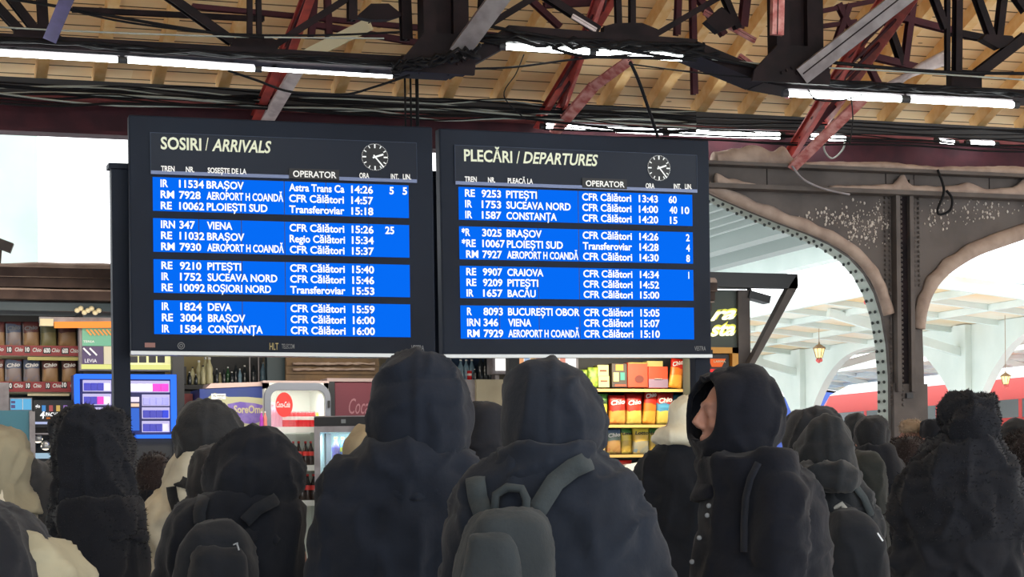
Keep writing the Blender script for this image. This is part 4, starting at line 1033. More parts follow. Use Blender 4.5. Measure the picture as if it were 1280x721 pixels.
MB().box(atY(34,495,YL).x, atY(86,495,YL).x, YL-.045, YL-.03, atY(50,495,YL).z, atY(50,492,YL).z).build('yellow_strip', M['cream'], ls)
rl = MB(); rt_ = MB()
for x0, x1, yb, wd in ((-2,4,439,'io'),(18,28,439.5,'Chio'),(40,51,440,'Chio'),(64,74,440.5,'Chio'),(87,97,441,'Chio'),(17,28,484.5,'Chio'),(41,51,484.5,'Chio'),(65,76,484.5,'Chio'),(87,92,484.5,'C')):
    px_text(rl, wd, x0, x1, yb, 4.6, YL, off=.056, shear=.2, bold=.03)
rl.build('rail_lettering', M['white'], ls, fix=False)
for x0, x1, yb, wd in ((8.5,13.5,440,'10'),(31,36,440,'10'),(54,62,441,'600'),(77,84,441.5,'600'),(9,14,485,'10'),(32,36.5,485,'10'),(57,61,485,'10'),(77,82,484,'10')):
    a = atY(x0-1, yb+1.5, YL); b = atY(x1+1, yb-6.5, YL); MB().box(a.x, b.x, YL-.054, YL-.05, a.z, b.z).build('price_tag', M['black'], ls)
    px_text(rt_, wd, x0, x1, yb, 5.4, YL, off=.060, bold=.03)
rt_.build('price_lettering', M['whitelit'], ls, fix=False)
GL = 'dim crisp bags on the left shelf'
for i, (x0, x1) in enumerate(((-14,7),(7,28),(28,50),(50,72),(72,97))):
    bag(x0, x1, 402, 434, YL+.05, (bm_dim, bm_dimb, bm_dim, bagmat('dimmed_olive_crisp_bag', hx(96,100,70), hx(110,112,80), hx(150,140,90), hx(130,130,90)), bm_dim)[i], 'Chio' if i in (1, 2) else '', M['markgrey'], ('maroon crisp bag cut by the left edge on the upper rail', 'maroon and blue crisp bag, first whole one on the upper rail', 'maroon crisp bag, second whole one on the upper rail', 'olive crisp bag on the upper rail', 'maroon crisp bag nearest the green poster on the upper rail')[i], GL)
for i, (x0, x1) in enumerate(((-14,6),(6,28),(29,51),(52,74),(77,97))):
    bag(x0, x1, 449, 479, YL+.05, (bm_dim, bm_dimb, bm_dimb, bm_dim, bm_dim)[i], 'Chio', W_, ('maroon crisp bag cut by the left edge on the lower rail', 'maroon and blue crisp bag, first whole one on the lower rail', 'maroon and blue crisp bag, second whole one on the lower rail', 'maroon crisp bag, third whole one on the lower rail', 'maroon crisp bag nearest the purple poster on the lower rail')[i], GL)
# menu posters in a lit frame
pf = thing('poster_lightbox', atY(150, 460, 17.5), 'lit frame of green and purple posters behind the left post', 'lightbox')
def prect(px0, px1, pyt, pyb, Y0, Y1, name, m, par):
    a = atY(px0, pyb, Y0); b = atY(px1, pyt, Y0); return MB().box(a.x, b.x, Y0, Y1, a.z, b.z).build(name, m, par)
prect(100, 214, 404, 463, 17.55, 17.68, 'frame', M['greysteel'], pf)
prect(103, 160, 411, 432, 17.535, 17.55, 'green_poster', mat('green_poster', hx(96,160,134), .5, emit=hx(96,160,134), estr=.35), pf)
prect(103, 129, 433, 455, 17.535, 17.55, 'purple_poster', mat('purple_poster', hx(76,64,96), .5, emit=hx(76,64,96), estr=.3), pf)
prect(130, 160, 433, 455, 17.535, 17.55, 'cream_poster', mat('cream_poster', hx(190,186,160), .5, emit=hx(190,186,160), estr=.3), pf)
prect(102, 214, 456, 461, 17.53, 17.56, 'light_strip', glow('yellow_strip_light', hx(240,240,150), 1.0), pf)
prect(160, 214, 436, 456, 17.535, 17.55, 'thumbnail_poster', mat('pale_yellow_poster', hx(226,226,160), .5, emit=hx(226,226,160), estr=.5), pf)
for x in (163, 174, 186, 197): prect(x, x+9, 445, 453, 17.525, 17.535, 'thumbnail', M['dark'], pf)
st = MB()
for k in range(7):
    a = atY(108+k*5, 412, 17.53); b = atY(114+k*5, 419, 17.53); st.bar(a, b, .03, .012)
st.build('orange_tube_print', mat('orange_print', hx(210,140,70), .5, emit=hx(210,140,70), estr=.3), pf)
st = MB()
for x in (104, 112): st.bar(atY(x, 435, 17.53), atY(x+9, 444, 17.53), .03, .012)
st.build('white_tube_print', M['whitelit'], pf)
mb = MB(); px_text(mb, 'LEVIA', 106, 121, 453, 4.4, 17.53, off=.003, bold=.0); px_text(mb, 'TEREA', 104, 118, 428, 2.6, 17.53, off=.003, bold=0); mb.build('lettering', M['whitelit'], pf, fix=False)
# blue-lit cigarette cabinet
cc = thing('cigarette_cabinet', atY(158, 548, 17.4), 'blue-lit cigarette cabinet behind the left post', 'cabinet')
bl = glow('blue_led', hx(56,120,255), 1.25)
a = atY(95, 548, 17.4); b = atY(220.5, 468, 17.4)
MB().box(a.x, b.x, 17.5, 17.75, a.z, b.z).build('case', mat('cabinet_violet', hx(58,58,104), .5), cc)
for q in ((95,99.5,468,548),(216.5,220.5,468,548),(95,220.5,468,472.5),(95,220.5,543,548)): prect(*q, 17.38, 17.5, 'led_bar', bl, cc)
MB().box(a.x+.03, b.x-.03, 17.42, 17.5, 0, a.z).build('base', M['dark'], cc)
rows_ = [(104,139,475,489),(104,139,492,506),(104,139,509,523),(104,139,526,540),(160,212,476,490),(178,212,493,507),(178,212,509,523),(178,212,526,540)]
lit = glow('backlit_shelf', hx(214,206,250), .95)
for r in rows_: prect(*r, 17.47, 17.5, 'backlight', lit, cc)
prect(160,174,496,502, 17.47, 17.5, 'price_screen', glow('price_screen', hx(250,240,255), 1), cc); prect(163,174,504,508,17.46,17.5,'price_screen',glow('price_screen_warm',hx(255,220,190),1),cc)
prect(160,174,510,538,17.46,17.5,'advert_panel',glow('advert_panel',hx(70,120,230),.9),cc)
pk = {'b': mat('blue_cigarette_pack', hx(64,66,170), .4, emit=hx(64,66,170), estr=.4), 'm': mat('magenta_cigarette_pack', hx(214,60,180), .4, emit=hx(214,60,180), estr=.5), 'w': mat('white_cigarette_pack', hx(226,224,236), .4, emit=hx(226,224,236), estr=.4), 'l': mat('lavender_cigarette_pack', hx(160,160,222), .4, emit=hx(160,160,222), estr=.4), 'd': mat('deep_blue_cigarette_pack', hx(40,60,200), .4, emit=hx(40,60,200), estr=.4)}  # packs emit a little, standing in for the cabinet's backlight
nmk = {'b': 'blue', 'm': 'magenta', 'w': 'white', 'l': 'lavender', 'd': 'deep blue'}
shelfn = ['top left', 'second left', 'third left', 'lowest left', 'top right', 'second right', 'third right', 'lowest right']
for r, pat, sn in zip(rows_, ('bbbw', 'bbmw', 'bbwl', 'bbbl', 'wwwmm', 'llll', 'bbbd', 'bbbw'), shelfn):
    x0, x1 = r[0]+1, r[1]-1; wd = (x1-x0)/len(pat)
    for i, ch in enumerate(pat):
        a = atY(x0+i*wd+.3, r[3]-1, 17.43); b = atY(x0+(i+1)*wd-.3, r[2]+3.5, 17.43)
        t = MB().box(a.x, b.x, 17.43, 17.465, a.z, b.z)
        solo(t, 'cigarette_pack', pk[ch], '%s cigarette pack on the %s shelf of the blue-lit cabinet' % (nmk[ch], sn), 'cigarette pack', 'packs on the %s shelf of the blue-lit cabinet' % sn, bevel=.003)
# cyan display, price screen, teal box, spot lamps at far left
tv = thing('small_display', atY(26, 515, 17.6), 'small cyan display left of the price screen', 'screen')
prect(12,40,497,515,17.6,17.66,'case',M['greysteel'],tv); prect(13.5,39,498.5,512,17.59,17.6,'screen',glow('cyan_screen', hx(110,190,236), .9),tv)
prect(14,19,501,504,17.58,17.59,'menu_block',M['violet'],tv); prect(14,19,506,510,17.58,17.59,'menu_block',M['violet'],tv); prect(28,28.6,498.5,512,17.583,17.59,'divider',M['white'],tv)
ps = thing('price_screen', atY(68, 533, 17.6), 'black price screen with white lettering, above the fur hood', 'screen')
prect(42,96,500,534,17.6,17.68,'case',M['black'],ps); prect(43,90,527,530,17.585,17.6,'white_strip',glow('white_strip', hx(190,200,240), .9),ps)
mb = MB(); px_text(mb,'glo',44,50,509.5,4,17.6,off=.006); px_text(mb,'4',50,56,523,10,17.6,off=.006,shear=.2); px_text(mb,'PACHETE',57,79,520,4.4,17.6,off=.006,bold=.03); mb.build('lettering', M['ledtext'], ps, fix=False)
for x, c in ((52.5,hx(90,160,230)),(61.5,hx(190,100,100)),(70.5,hx(226,190,110)),(79.5,hx(170,130,210))): prect(x,x+4.6,506.5,514,17.59,17.6,'pack_picture',glow('pack_picture',c,.8),ps)
prect(58,80,521.5,523.5,17.59,17.6,'orange_line',glow('orange_line',hx(210,120,60),.8),ps)
tb = thing('teal_cabinet', atY(10, 575, 17.3), 'teal cabinet side at the left edge above the beige hood', 'cabinet')
a = atY(-60, 575, 17.3); b = atY(37, 513, 17.3); MB().box(a.x, b.x, 17.3, 17.6, 0, b.z).build('side_panel', mat('teal_paint', hx(58,116,134), .5), tb)
a2 = atY(37, 575, 17.3); b2 = atY(43.5, 514, 17.3); MB().box(a2.x, b2.x, 17.28, 17.62, 0, b2.z).build('door_edge', M['greysteel'], tb)
prect(-20,11,478,513,17.5,17.7,'grey_box',M['greysteel'],tb)
mb = MB(); px_text(mb,'w',16,28,546,8,17.3,off=.004,shear=.3,bold=.05); mb.build('dark_mark', M['dark'], tb, fix=False)
for px, py, lb in ((47.5,549,'upper of two bright spot lamps beside the teal cabinet'),(57,558,'lower of two bright spot lamps beside the teal cabinet')):
    p = atY(px, py, 17.5); t = thing('spot_lamp', p, lb, 'lamp')
    MB().lathe([(.01, p.z+.05), (.035, p.z+.03), (.04, p.z-.02)], p*1-Vector((0,0,p.z)), 12).build('shade', M['chrome'], t, True)
    MB().ell(p, (.04, .03, .03), 12, 8).build('bulb', glow('warm_bulb', hx(255,240,215), 3), t, True)
gd = thing('glass_display', atY(54, 575, 17.45), 'low glass display case with a lit shelf beside the teal cabinet', 'display case')
prect(44,66,566,573,17.5,17.55,'lit_shelf',glow('lit_shelf',hx(170,200,220),.9),gd); prect(44,66,541,543,17.45,17.7,'top_edge',M['greysteel'],gd); prect(44,66,575,700,17.45,17.7,'base',M['dark'],gd)
# ---- clutter of bottles on the dark shelf, teal panel, wooden blind
ds = thing('bottle_rack', atY(275, 482, 18.2), 'dark rack crowded with bottles under the arrivals board', 'rack')
a = atY(213, 481, 18.2); b = atY(336, 436, 18.2)
MB().box(a.x, b.x, 18.15, 18.45, a.z-.04, a.z).build('shelf_board', M['dark'], ds); MB().box(a.x, atY(268,470,18.2).x, 18.5, 18.53, a.z, b.z+.05).build('back_panel', mat('ochre_panel', hx(150,136,92), .6), ds); MB().box(atY(268,470,18.2).x, b.x, 18.5, 18.53, a.z, b.z+.05).build('dark_back_panel', M['dark'], ds)
MB().box(a.x, b.x, 18.2, 18.45, 0, a.z-.04).build('base', M['dark'], ds)
for x in (312, 323, 334): prect(x, x+.7, 440, 481, 18.14, 18.16, 'frame_bar', M['greysteel'], ds)
prect(222, 233, 458, 480, 18.2, 18.3, 'dark_box', M['dark'], ds)
for i, (px, h, m) in enumerate([(237,16,darkb),(241,22,paleb),(245,13,darkb),(249,30,paleb),(254,24,paleb),(257,34,paleb),(262,34,paleb),(266,16,darkb),(271,20,darkb),(275,15,paleb),(280,20,darkb),(285,22,greenb),(290,16,darkb),(295,26,darkb),(300,20,clearb),(306,24,darkb),(317,26,darkb),(329,28,clearb)]):
    bottle(px, 480.5, h, 18.28+.06*(i % 2), m, (M['white'], M['dark'], M['chrome'])[i % 3], 'one of the crowded bottles on the dark rack under the arrivals board', 'bottles on the dark rack', wide=.34 if h < 20 else .26)
prect_t = MB(); a = atY(336, 640, 18.0); b = atY(358, 440, 18.0); prect_t.box(a.x, b.x, 18.0, 18.1, 0, b.z)
solo(prect_t, 'partition', mat('dark_teal_panel', hx(36,56,64), .5), 'dark teal partition left of the wooden blind', 'partition')
wb = thing('wooden_blind', atY(412, 478, 17.9), 'brown wooden blind with pale snowy slats above the red cooler', 'blind')
for k in range(7):
    y = 442 + k*5.2; a = atY(358, y+4.4, 17.9); b = atY(474, y, 17.9); MB().box(a.x, b.x, 17.9+.02*(k % 2), 17.96, a.z, b.z).build('slat', mat('blind_slat', hx(112,88,60), .7, noise_scale=8, col2=hx(94,76,56)), wb)
for y in (454.5, 461.5): 
    rings = []
    for i in range(31):
        p = atY(366+i*3.4, y+noise.noise(Vector((i*.4, y, 0)))*.8, 17.88); h = .013*(1+.6*noise.noise(Vector((i*.7, y, 5)))); rings.append([(p.x, p.y+.03*math.cos(q*1.05), p.z+h*math.sin(q*1.05)) for q in range(6)])
    MB().loft(rings).build('frost', M['dustsnow'], wb, True)
rd = atY(231, 497, 17.8); mb = MB(); mb.box(atY(222,503,17.8).x, atY(241,503,17.8).x, 17.8, 17.9, 0, atY(231,492,17.8).z)
solo(mb, 'red_bin', mat('dull_red_plastic', hx(120,44,48), .5), 'dull red box right of the blue-lit cabinet', 'box')
# ---- coolers
def zpx(py, px, Y): return atY(px, py, Y).z
def xpx(px, py, Y): return atY(px, py, Y).x
# blue printed cooler
Y1 = 17.5
bc_ = thing('blue_cooler', (xpx(292,560,Y1), Y1+.3, 0), 'blue chest cooler with cream and purple print left of the drinks fridge', 'cooler')
x0, x1, zt = xpx(250,530,Y1), xpx(333,530,Y1), zpx(482,292,Y1)
MB().hexa([(x0,Y1,0),(x1,Y1,0),(x1,Y1+.5,0),(x0,Y1+.5,0),(x0,Y1,zt-.03),(x1,Y1,zt),(x1,Y1+.5,zt),(x0,Y1+.5,zt-.03)]).build('body', mat('cooler_blue', hx(48,66,150), .4, noise_scale=3, col2=hx(56,74,136)), bc_)
MB().hexa([(x0+.05,Y1-.01,zt-.025),(x1,Y1-.01,zt),(x1,Y1+.5,zt),(x0+.1,Y1+.5,zt-.02),(x0+.1,Y1,zt+.02),(x1,Y1,zt+.035),(x1,Y1+.5,zt+.05),(x0+.12,Y1+.5,zt+.03)]).build('lid', mat('pinkish_lid', hx(206,180,176), .5), bc_)
def cpoly(pts, m, nm, d): MB().prism([(xpx(*p, Y1), zpx(p[1], p[0], Y1)) for p in pts], Y1-d, Y1+.01).build(nm, m, bc_)
cpoly([(258,620),(258,498),(268,491),(285,496),(310,496),(331,498),(331,620)], mat('cream_print', hx(196,196,160), .5), 'cream_swoosh', .004)
cpoly([(284,505),(300,502),(318,504),(331,507),(331,525),(315,530),(300,528),(290,520)], mat('purple_print', hx(120,96,190), .5, noise_scale=12, col2=hx(150,130,200)), 'purple_swirl', .008)
mb = MB(); px_text(mb,'SoreOme',292,330,516,9,Y1,off=.012,bold=.03); mb.build('lettering', M['cream'], bc_, fix=False)
MB().box(xpx(264,500,Y1), xpx(282,500,Y1), Y1-.008, Y1, zpx(499,273,Y1), zpx(492,273,Y1)).build('white_notice', M['whitelit'], bc_)
mb = MB(); px_text(mb,'AL MINIM',266,281,495.5,2,Y1,off=.010,bold=0); px_text(mb,'ori',272,278,498.3,1.6,Y1,off=.010,bold=0); mb.build('notice_lettering', M['black'], bc_, fix=False)
# tall glass-door drinks fridge
Y2 = 17.4
fr = thing('drinks_fridge', (xpx(384,640,Y2), Y2+.35, 0), 'tall grey glass-door fridge full of red cans and cola bottles', 'fridge')
x0, x1 = xpx(330,560,Y2), xpx(412.5,560,Y2); zt = zpx(478.5,372,Y2)
ix0, ix1 = xpx(338,560,Y2), xpx(406,560,Y2); izt = zpx(488,372,Y2)
zb0 = .14; zbi = .55
MB().ring(rrect(x0,x1,zb0,zt,.13,6), rrect(ix0,ix1,zbi,izt,.07,6), Y2-.05, Y2).build('door_frame', mat('fridge_grey', hx(128,134,146), .4), fr, bevel=.006)
wi = mat('fridge_liner', hx(236,240,232), .5)
bx = MB(); bx.box(x0+.01, x0+.05, Y2, Y2+.6, zb0, zt); bx.box(x1-.05, x1-.01, Y2, Y2+.6, zb0, zt); bx.box(x0+.01,x1-.01,Y2,Y2+.6,zt-.05,zt); bx.box(x0+.01,x1-.01,Y2,Y2+.6,zb0,zbi-.02); bx.box(x0+.01,x1-.01,Y2+.56,Y2+.6,zb0,zt)
bx.build('cabinet', wi, fr)
bx = MB(); bx.box(x0,x1+.0,Y2+.01,Y2+.62,zt,zt+.02); bx.build('top_cover', mat('pinkish_top', hx(190,170,168), .5), fr)
MB().box(x0+.05, x1-.05, Y2+.02, Y2+.55, 0, zb0).build('plinth', M['dark'], fr)
shz = [zpx(y, 372, Y2) for y in (534, 582, 626)]
for z in shz: MB().box(ix0-.03, ix1+.03, Y2+.03, Y2+.5, z-.012, z).build('shelf', M['white'], fr); 
for z in shz: MB().box(ix0-.03, ix1+.03, Y2+.015, Y2+.03, z-.045, z+.005).build('shelf_edge', M['white'], fr)
MB().box(ix0, ix1, Y2-.03, Y2-.022, zbi, izt).build('glass_pane', M['glass'], fr)
dc = Flat(wall_frame(Y2-.055)); cc_u, cc_v = xpx(354,506,Y2), zpx(506,354,Y2); rr_ = .082
disc = MB(); disc.loft([[(cc_u+rr_*.92*math.cos(q*.2244), y, cc_v+rr_*1.32*math.sin(q*.2244)) for q in range(28)] for y in (Y2-.045, Y2-.033)])
dsk = disc.build('red_disc', mat('cola_red', hx(226,56,50), .4, emit=hx(226,56,50), estr=.25), fr)
mb = MB(); px_text(mb,'Coca-Cola',345.5,362.5,509,7,Y2-.05,off=.003,bold=.01,shear=.35); mb.build('script_lettering', M['whitelit'], dsk, fix=False)
MB().box(xpx(408,505,Y2), xpx(410.5,505,Y2), Y2-.07, Y2-.05, zpx(510,409,Y2), zpx(501,409,Y2)).build('lock', M['dark'], fr)
lamp('fridge_lamp', ((x0+x1)/2-.02, Y2+.1, izt-.03), .5, 2.2, (1,1,.94), ((x0+x1)/2, Y2+.4, 1.2), .06)
GF = 'cans and bottles in the tall drinks fridge'
for i in range(7): can(357.5+i*5.4, 533.5, 19, Y2+.10, redcan, 'red can on the upper shelf of the tall drinks fridge', GF)
for i in range(3): can(395.5+i*4.5, 533.5, 18, Y2+.25, mat('lime_can', hx(206,206,70), .4), 'lime can at the right end of the upper shelf of the tall fridge', GF)
for i in range(6): bottle(352+i*7.4+random.uniform(-.6,.6), 581.5, 30, Y2+.12, cola, redcap, 'cola bottle with red label on the middle shelf of the tall fridge', GF, redlab, .27)
for i in range(6): bottle(356+i*7.2+random.uniform(-.6,.6), 625.5, 33, Y2+.12, cola, redcap, 'cola bottle with red label on the lower shelf of the tall fridge', GF, redlab, .27)
for i in range(3): bottle(341+i*5, 533.5, 30, Y2+.12, mat('pink_drink', hx(226,170,196), .3), W_, 'pale pink bottle at the left end of the upper shelf of the tall fridge', GF)
for px, c, lb in ((327,hx(180,60,190),'magenta bottle in the narrow gap left of the tall drinks fridge'),(331.5,hx(230,130,120),'salmon bottle in the narrow gap left of the tall drinks fridge')):
    bottle(px, 536, 22, Y2-.12, mat('bright_drink', c, .3), W_, lb, 'bottles left of the tall fridge', wide=.24)
tr_ = MB(); tr_.box(xpx(322,540,Y2), xpx(335,540,Y2), Y2-.2, Y2-.06, 0, zpx(536.5,328,Y2)); solo(tr_, 'bottle_stand', M['dark'], 'dark stand carrying the magenta and salmon bottles', 'stand')
# red cooler with script
Y3 = 17.65
rc = thing('red_cooler', (xpx(450,560,Y3), Y3+.3, 0), 'dark red cooler with pale script behind the small black fridge', 'cooler')
x0, x1, zt = xpx(418,500,Y3), xpx(490,500,Y3), zpx(477,440,Y3)
MB().box(x0, x1, Y3, Y3+.55, .1, zt).build('body', mat('dark_red_cooler', hx(110,42,56), .45), rc, bevel=.01)
MB().box(x0-.07, x0, Y3-.02, Y3+.55, .1, zt).build('hinge_side', M['dark'], rc); MB().box(x0-.07,x1,Y3-.02,Y3+.55,zt,zt+.03).build('lid', mat('pinkish_lid2', hx(176,156,154), .5), rc)
MB().box(x0, x1, Y3+.05, Y3+.5, 0, .1).build('plinth', M['dark'], rc)
mb = MB(); px_text(mb,'Coca-Cola',436,488,517,19,Y3,off=.004,bold=.0,shear=.35); mb.build('script_lettering', mat('pale_red_script', hx(164,112,120), .5), rc, fix=False)
# small black fridge
Y4 = 16.95
sf_ = thing('counter_fridge', (xpx(432,640,Y4), Y4, 0), 'small fridge with a black header and two bright bottles, left of the tallest hood', 'fridge')
x0, x1, zt = xpx(394,560,Y4), xpx(472,560,Y4), zpx(521,430,Y4)
MB().box(x0, x1, Y4-.03, Y4+.5, zpx(532.5,430,Y4), zt).build('header', M['black'], sf_, bevel=.006)
MB().box(x0,x1,Y4-.03,Y4+.5,zt,zt+.01).build('top_edge', M['greysteel'], sf_)
MB().box(xpx(427,528,Y4), xpx(432.5,528,Y4), Y4-.036, Y4-.03, zpx(529,430,Y4), zpx(524,430,Y4)).build('badge', M['markgrey'], sf_)
ix0, ix1, izt = xpx(401,560,Y4), xpx(465,560,Y4), zpx(540,430,Y4)
q0 = lambda a, b, c, d: [(b, d), (a, d), (a, c), (b, c)]
MB().ring(q0(x0,x1,.6,zpx(532.5,430,Y4)), q0(ix0,ix1,.7,izt), Y4-.03, Y4+.01).build('door_frame', M['greysteel'], sf_)
bx = MB(); bx.box(x0,ix0,Y4+.01,Y4+.45,.6,izt+.03); bx.box(ix1,x1,Y4+.01,Y4+.45,.6,izt+.03); bx.box(x0,x1,Y4+.42,Y4+.46,.6,izt+.03); bx.box(x0,x1,Y4+.01,Y4+.45,.6,.7); bx.box(x0,x1,Y4+.01,Y4+.45,izt,izt+.03)
bx.build('cabinet', mat('pale_cyan_liner', hx(196,222,226), .5), sf_)
zsh = zpx(577, 430, Y4); MB().box(ix0+.09, ix1, Y4+.05, Y4+.4, zsh-.02, zsh).build('shelf', M['greysteel'], sf_)
MB().box(ix0, ix1, Y4-.015, Y4-.009, .7, izt).build('glass_pane', M['glass'], sf_)
MB().box(x0, x1, Y4, Y4+.45, 0, .6).build('stand', M['dark'], sf_)
lamp('fridge_lamp', ((ix0+ix1)/2, Y4+.12, izt-.02), .35, 2.2, (.82,1,1), ((ix0+ix1)/2, Y4+.3, 1.0), .05)
sf_.rotation_euler = (0, 0, -YAW)
vio = mat('violet_drink', hx(110,104,190), .3); limel = mat('lime_label', hx(190,206,60), .4); blul = mat('blue_label', hx(70,120,200), .4)
bottle(420, 576.5, 30, Y4+.15, vio, limel, 'violet bottle with a lime cap in the small black fridge', 'bottles in the small black fridge', vio, .36)
bottle(428.5, 576.5, 30, Y4+.15, blul, limel, 'blue bottle with a lime label in the small black fridge', 'bottles in the small black fridge', limel, .36)
# ---- corner of the kiosk right of the departures board
Y5 = 17.2
aw = thing('awning_frame', atY(940, 352, Y5), 'dark steel awning frame with a slanting brace, right of the departures board', 'awning')
a = atY(872, 358.5, Y5); b = atY(994, 343, Y5)
MB().box(a.x, b.x, Y5-.05, Y5+.05, a.z, b.z).build('arm', M['dark'], aw)
MB().prism([cxz(994,343,Y5), cxz(995,358,Y5), cxz(938,460,Y5), cxz(931,460,Y5), cxz(984,358,Y5)], Y5-.05, Y5+.05).build('brace', M['column'], aw)
MB().box(a.x, b.x-.1, Y5+.05, Y5+.9, b.z-.06, b.z-.03).build('canopy_sheet', M['dark'], aw)
fl = thing('flood_light', atY(948, 372, Y5), 'small dark floodlight under the awning arm', 'lamp')
pf_ = atY(948, 371, Y5+.1); MB().bar(pf_+Vector((-.12,0,.02)), pf_+Vector((.09,0,-.03)), .14, .07).build('housing', M['dark'], fl); MB().bar(pf_+Vector((-.07,0,.02)), pf_+Vector((-.12,0,.12)), .03, .03).build('bracket', M['dark'], fl)
kp = thing('kiosk_corner', atY(910, 500, Y5+.1), 'dark green-grey kiosk corner with a lit script sign and orange frame', 'kiosk corner')
a = atY(884, 362, Y5+.1); b = atY(935, 362, Y5+.1)
MB().box(a.x, b.x-.12, Y5+.1, Y5+.7, 0, a.z).build('wall', mat('green_grey_panel', hx(66,74,68), .6), kp)
MB().box(b.x-.12, b.x, Y5+.06, Y5+.7, 0, a.z).build('corner_post', M['column'], kp)
sg = MB(); px_text(sg,'ra',886,920,401,15,Y5+.1,off=.02,bold=.03,shear=.5,tilt=.10); px_text(sg,'sta',886,918,420,16,Y5+.1,off=.02,bold=.03,shear=.4,tilt=.05)
sg.build('sign_lettering', mat('lit_script', hx(240,240,200), .5, emit=hx(245,244,200), estr=1.0), kp, fix=False)
sg = MB(); px_text(sg,'ra',888,922,399,15,Y5+.1,off=.012,bold=.05,shear=.5,tilt=.10); px_text(sg,'sta',888,920,418,16,Y5+.1,off=.012,bold=.05,shear=.4,tilt=.05); sg.build('sign_outline', mat('yellow_outline', hx(200,200,70), .5, emit=hx(210,205,80), estr=.6), kp, fix=False)
cable([(886,374),(905,371),(918,374),(934,372)], .006, 'thin orange cable under the awning', 'orangecable', Y5+.05) if 'orangecable' in M else None
og = mat('orange_frame', hx(206,146,52), .5)
of = thing('kiosk_hatch', atY(905, 470, Y5+.05), 'orange framed kiosk hatch with a red neon sign beside the profile hood', 'window')
for q in ((884,924,434,441),(917,924,434,480),):
    a = atY(q[0], q[3], Y5); b = atY(q[1], q[2], Y5); MB().box(a.x, b.x, Y5+.02, Y5+.1, a.z if q[3] < 450 else 1.3, b.z).build('orange_rail', og, of)
a = atY(886,480,Y5); b = atY(914,443,Y5); MB().box(a.x, b.x, Y5+.06, Y5+.1, 1.3, b.z).build('dark_pane', M['dark'], of)
fun = MB().prism([cxz(889,448,Y5), cxz(909,448,Y5), cxz(904,458,Y5), cxz(893,458,Y5)], Y5+.03, Y5+.06); fun.build('orange_sign', glow('orange_sign', hx(236,110,60), 1), of)
mb = MB(); px_text(mb,'LARMA',892,907,453,2.6,Y5+.03,off=.004); mb.build('sign_lettering', M['cream'], of, fix=False)
mb = MB()
for i, r in enumerate(('1011011','1101101')):
    for k, ch in enumerate(r):
        if ch == '1':
            p = atY(886+k*1.9, 463+i*4.6, Y5+.03); mb.box(p.x-.012, p.x+.002, Y5+.025, Y5+.05, p.z-.012, p.z+.01)
mb.build('red_led', glow('red_led', hx(255,50,50), 1.6), of)
MB().box(atY(884,480,Y5).x, atY(905,480,Y5).x, Y5+.05, Y5+.06, atY(890,471,Y5).z, atY(890,460,Y5).z).build('led_panel', mat('led_panel', hx(110,20,24), .4), of)

# ------------------------------------------------------------------ people
KA = 0.58     # cloth albedo multiplier
def fab(name, r, g, b, sheen=.25, bs=60, bump=.25):
    bump *= .3
    c = hx(r, g, b); ka = KA if r < 100 else 1.0; c = tuple(min(.8, q*ka*tn) for q, tn in zip(c[:3], (.93, 1, 1.12) if r < 100 else (1, 1, 1))) + (1,)
    c2 = tuple(q*.72 for q in c[:3]) + (1,)
    return mat(name, c, .85, noise_scale=5, col2=c2, bump=bump, bscale=bs, sheen=sheen*.25, spec=.08)
def remesh(mb, vox, smooth=5, name='m', fac=.6):
    me = mb.mesh(name); o = bpy.data.objects.new(name, me); COL.objects.link(o)
    r = o.modifiers.new('r', 'REMESH'); r.mode = 'VOXEL'; r.voxel_size = vox; r.use_smooth_shade = True
    s = o.modifiers.new('s', 'SMOOTH'); s.iterations = smooth; s.factor = fac
    dg = bpy.context.evaluated_depsgraph_get(); out = bpy.data.meshes.new_from_object(o.evaluated_get(dg))
    bpy.data.objects.remove(o); bpy.data.meshes.remove(me); out.name = name
    out.polygons.foreach_set('use_smooth', [True]*len(out.polygons)); return out
def folds(me, amp, seed, sc=(6, 6, 3.2), fine=.35):
    off = Vector((seed*3.1, seed*1.7, seed*.9)); nv = [v.normal.copy() for v in me.vertices]
    for v, n in zip(me.vertices, nv):
        p = v.co
        w_ = noise.noise(p*2.1+off)
        q = Vector((p.x*sc[0], p.y*sc[1], p.z*sc[2]+w_*1.6)) + off
        a = noise.noise(q); r = (1-min(1, abs(noise.noise(q*1.25+Vector((5, 2, 8))))*1.9))**3; r2 = (1-min(1, abs(noise.noise(Vector((p.x*4+p.z*5, p.y*4, p.z*6-p.x*4))+off))*2.2))**3
        v.co = p + n*amp*(a*.8 + r*1.5 - r2*1.0 + fine*noise.noise(p*21+off))
    me.update()
def place(name, me, m, parent, loc=(0,0,0), rz=0, sc=(1,1,1)):
    if not me.materials: me.materials.append(m)
    o = bpy.data.objects.new(name, me); COL.objects.link(o); o.parent = parent; o.location = loc; o.rotation_euler = (0, 0, rz); o.scale = sc
    return o
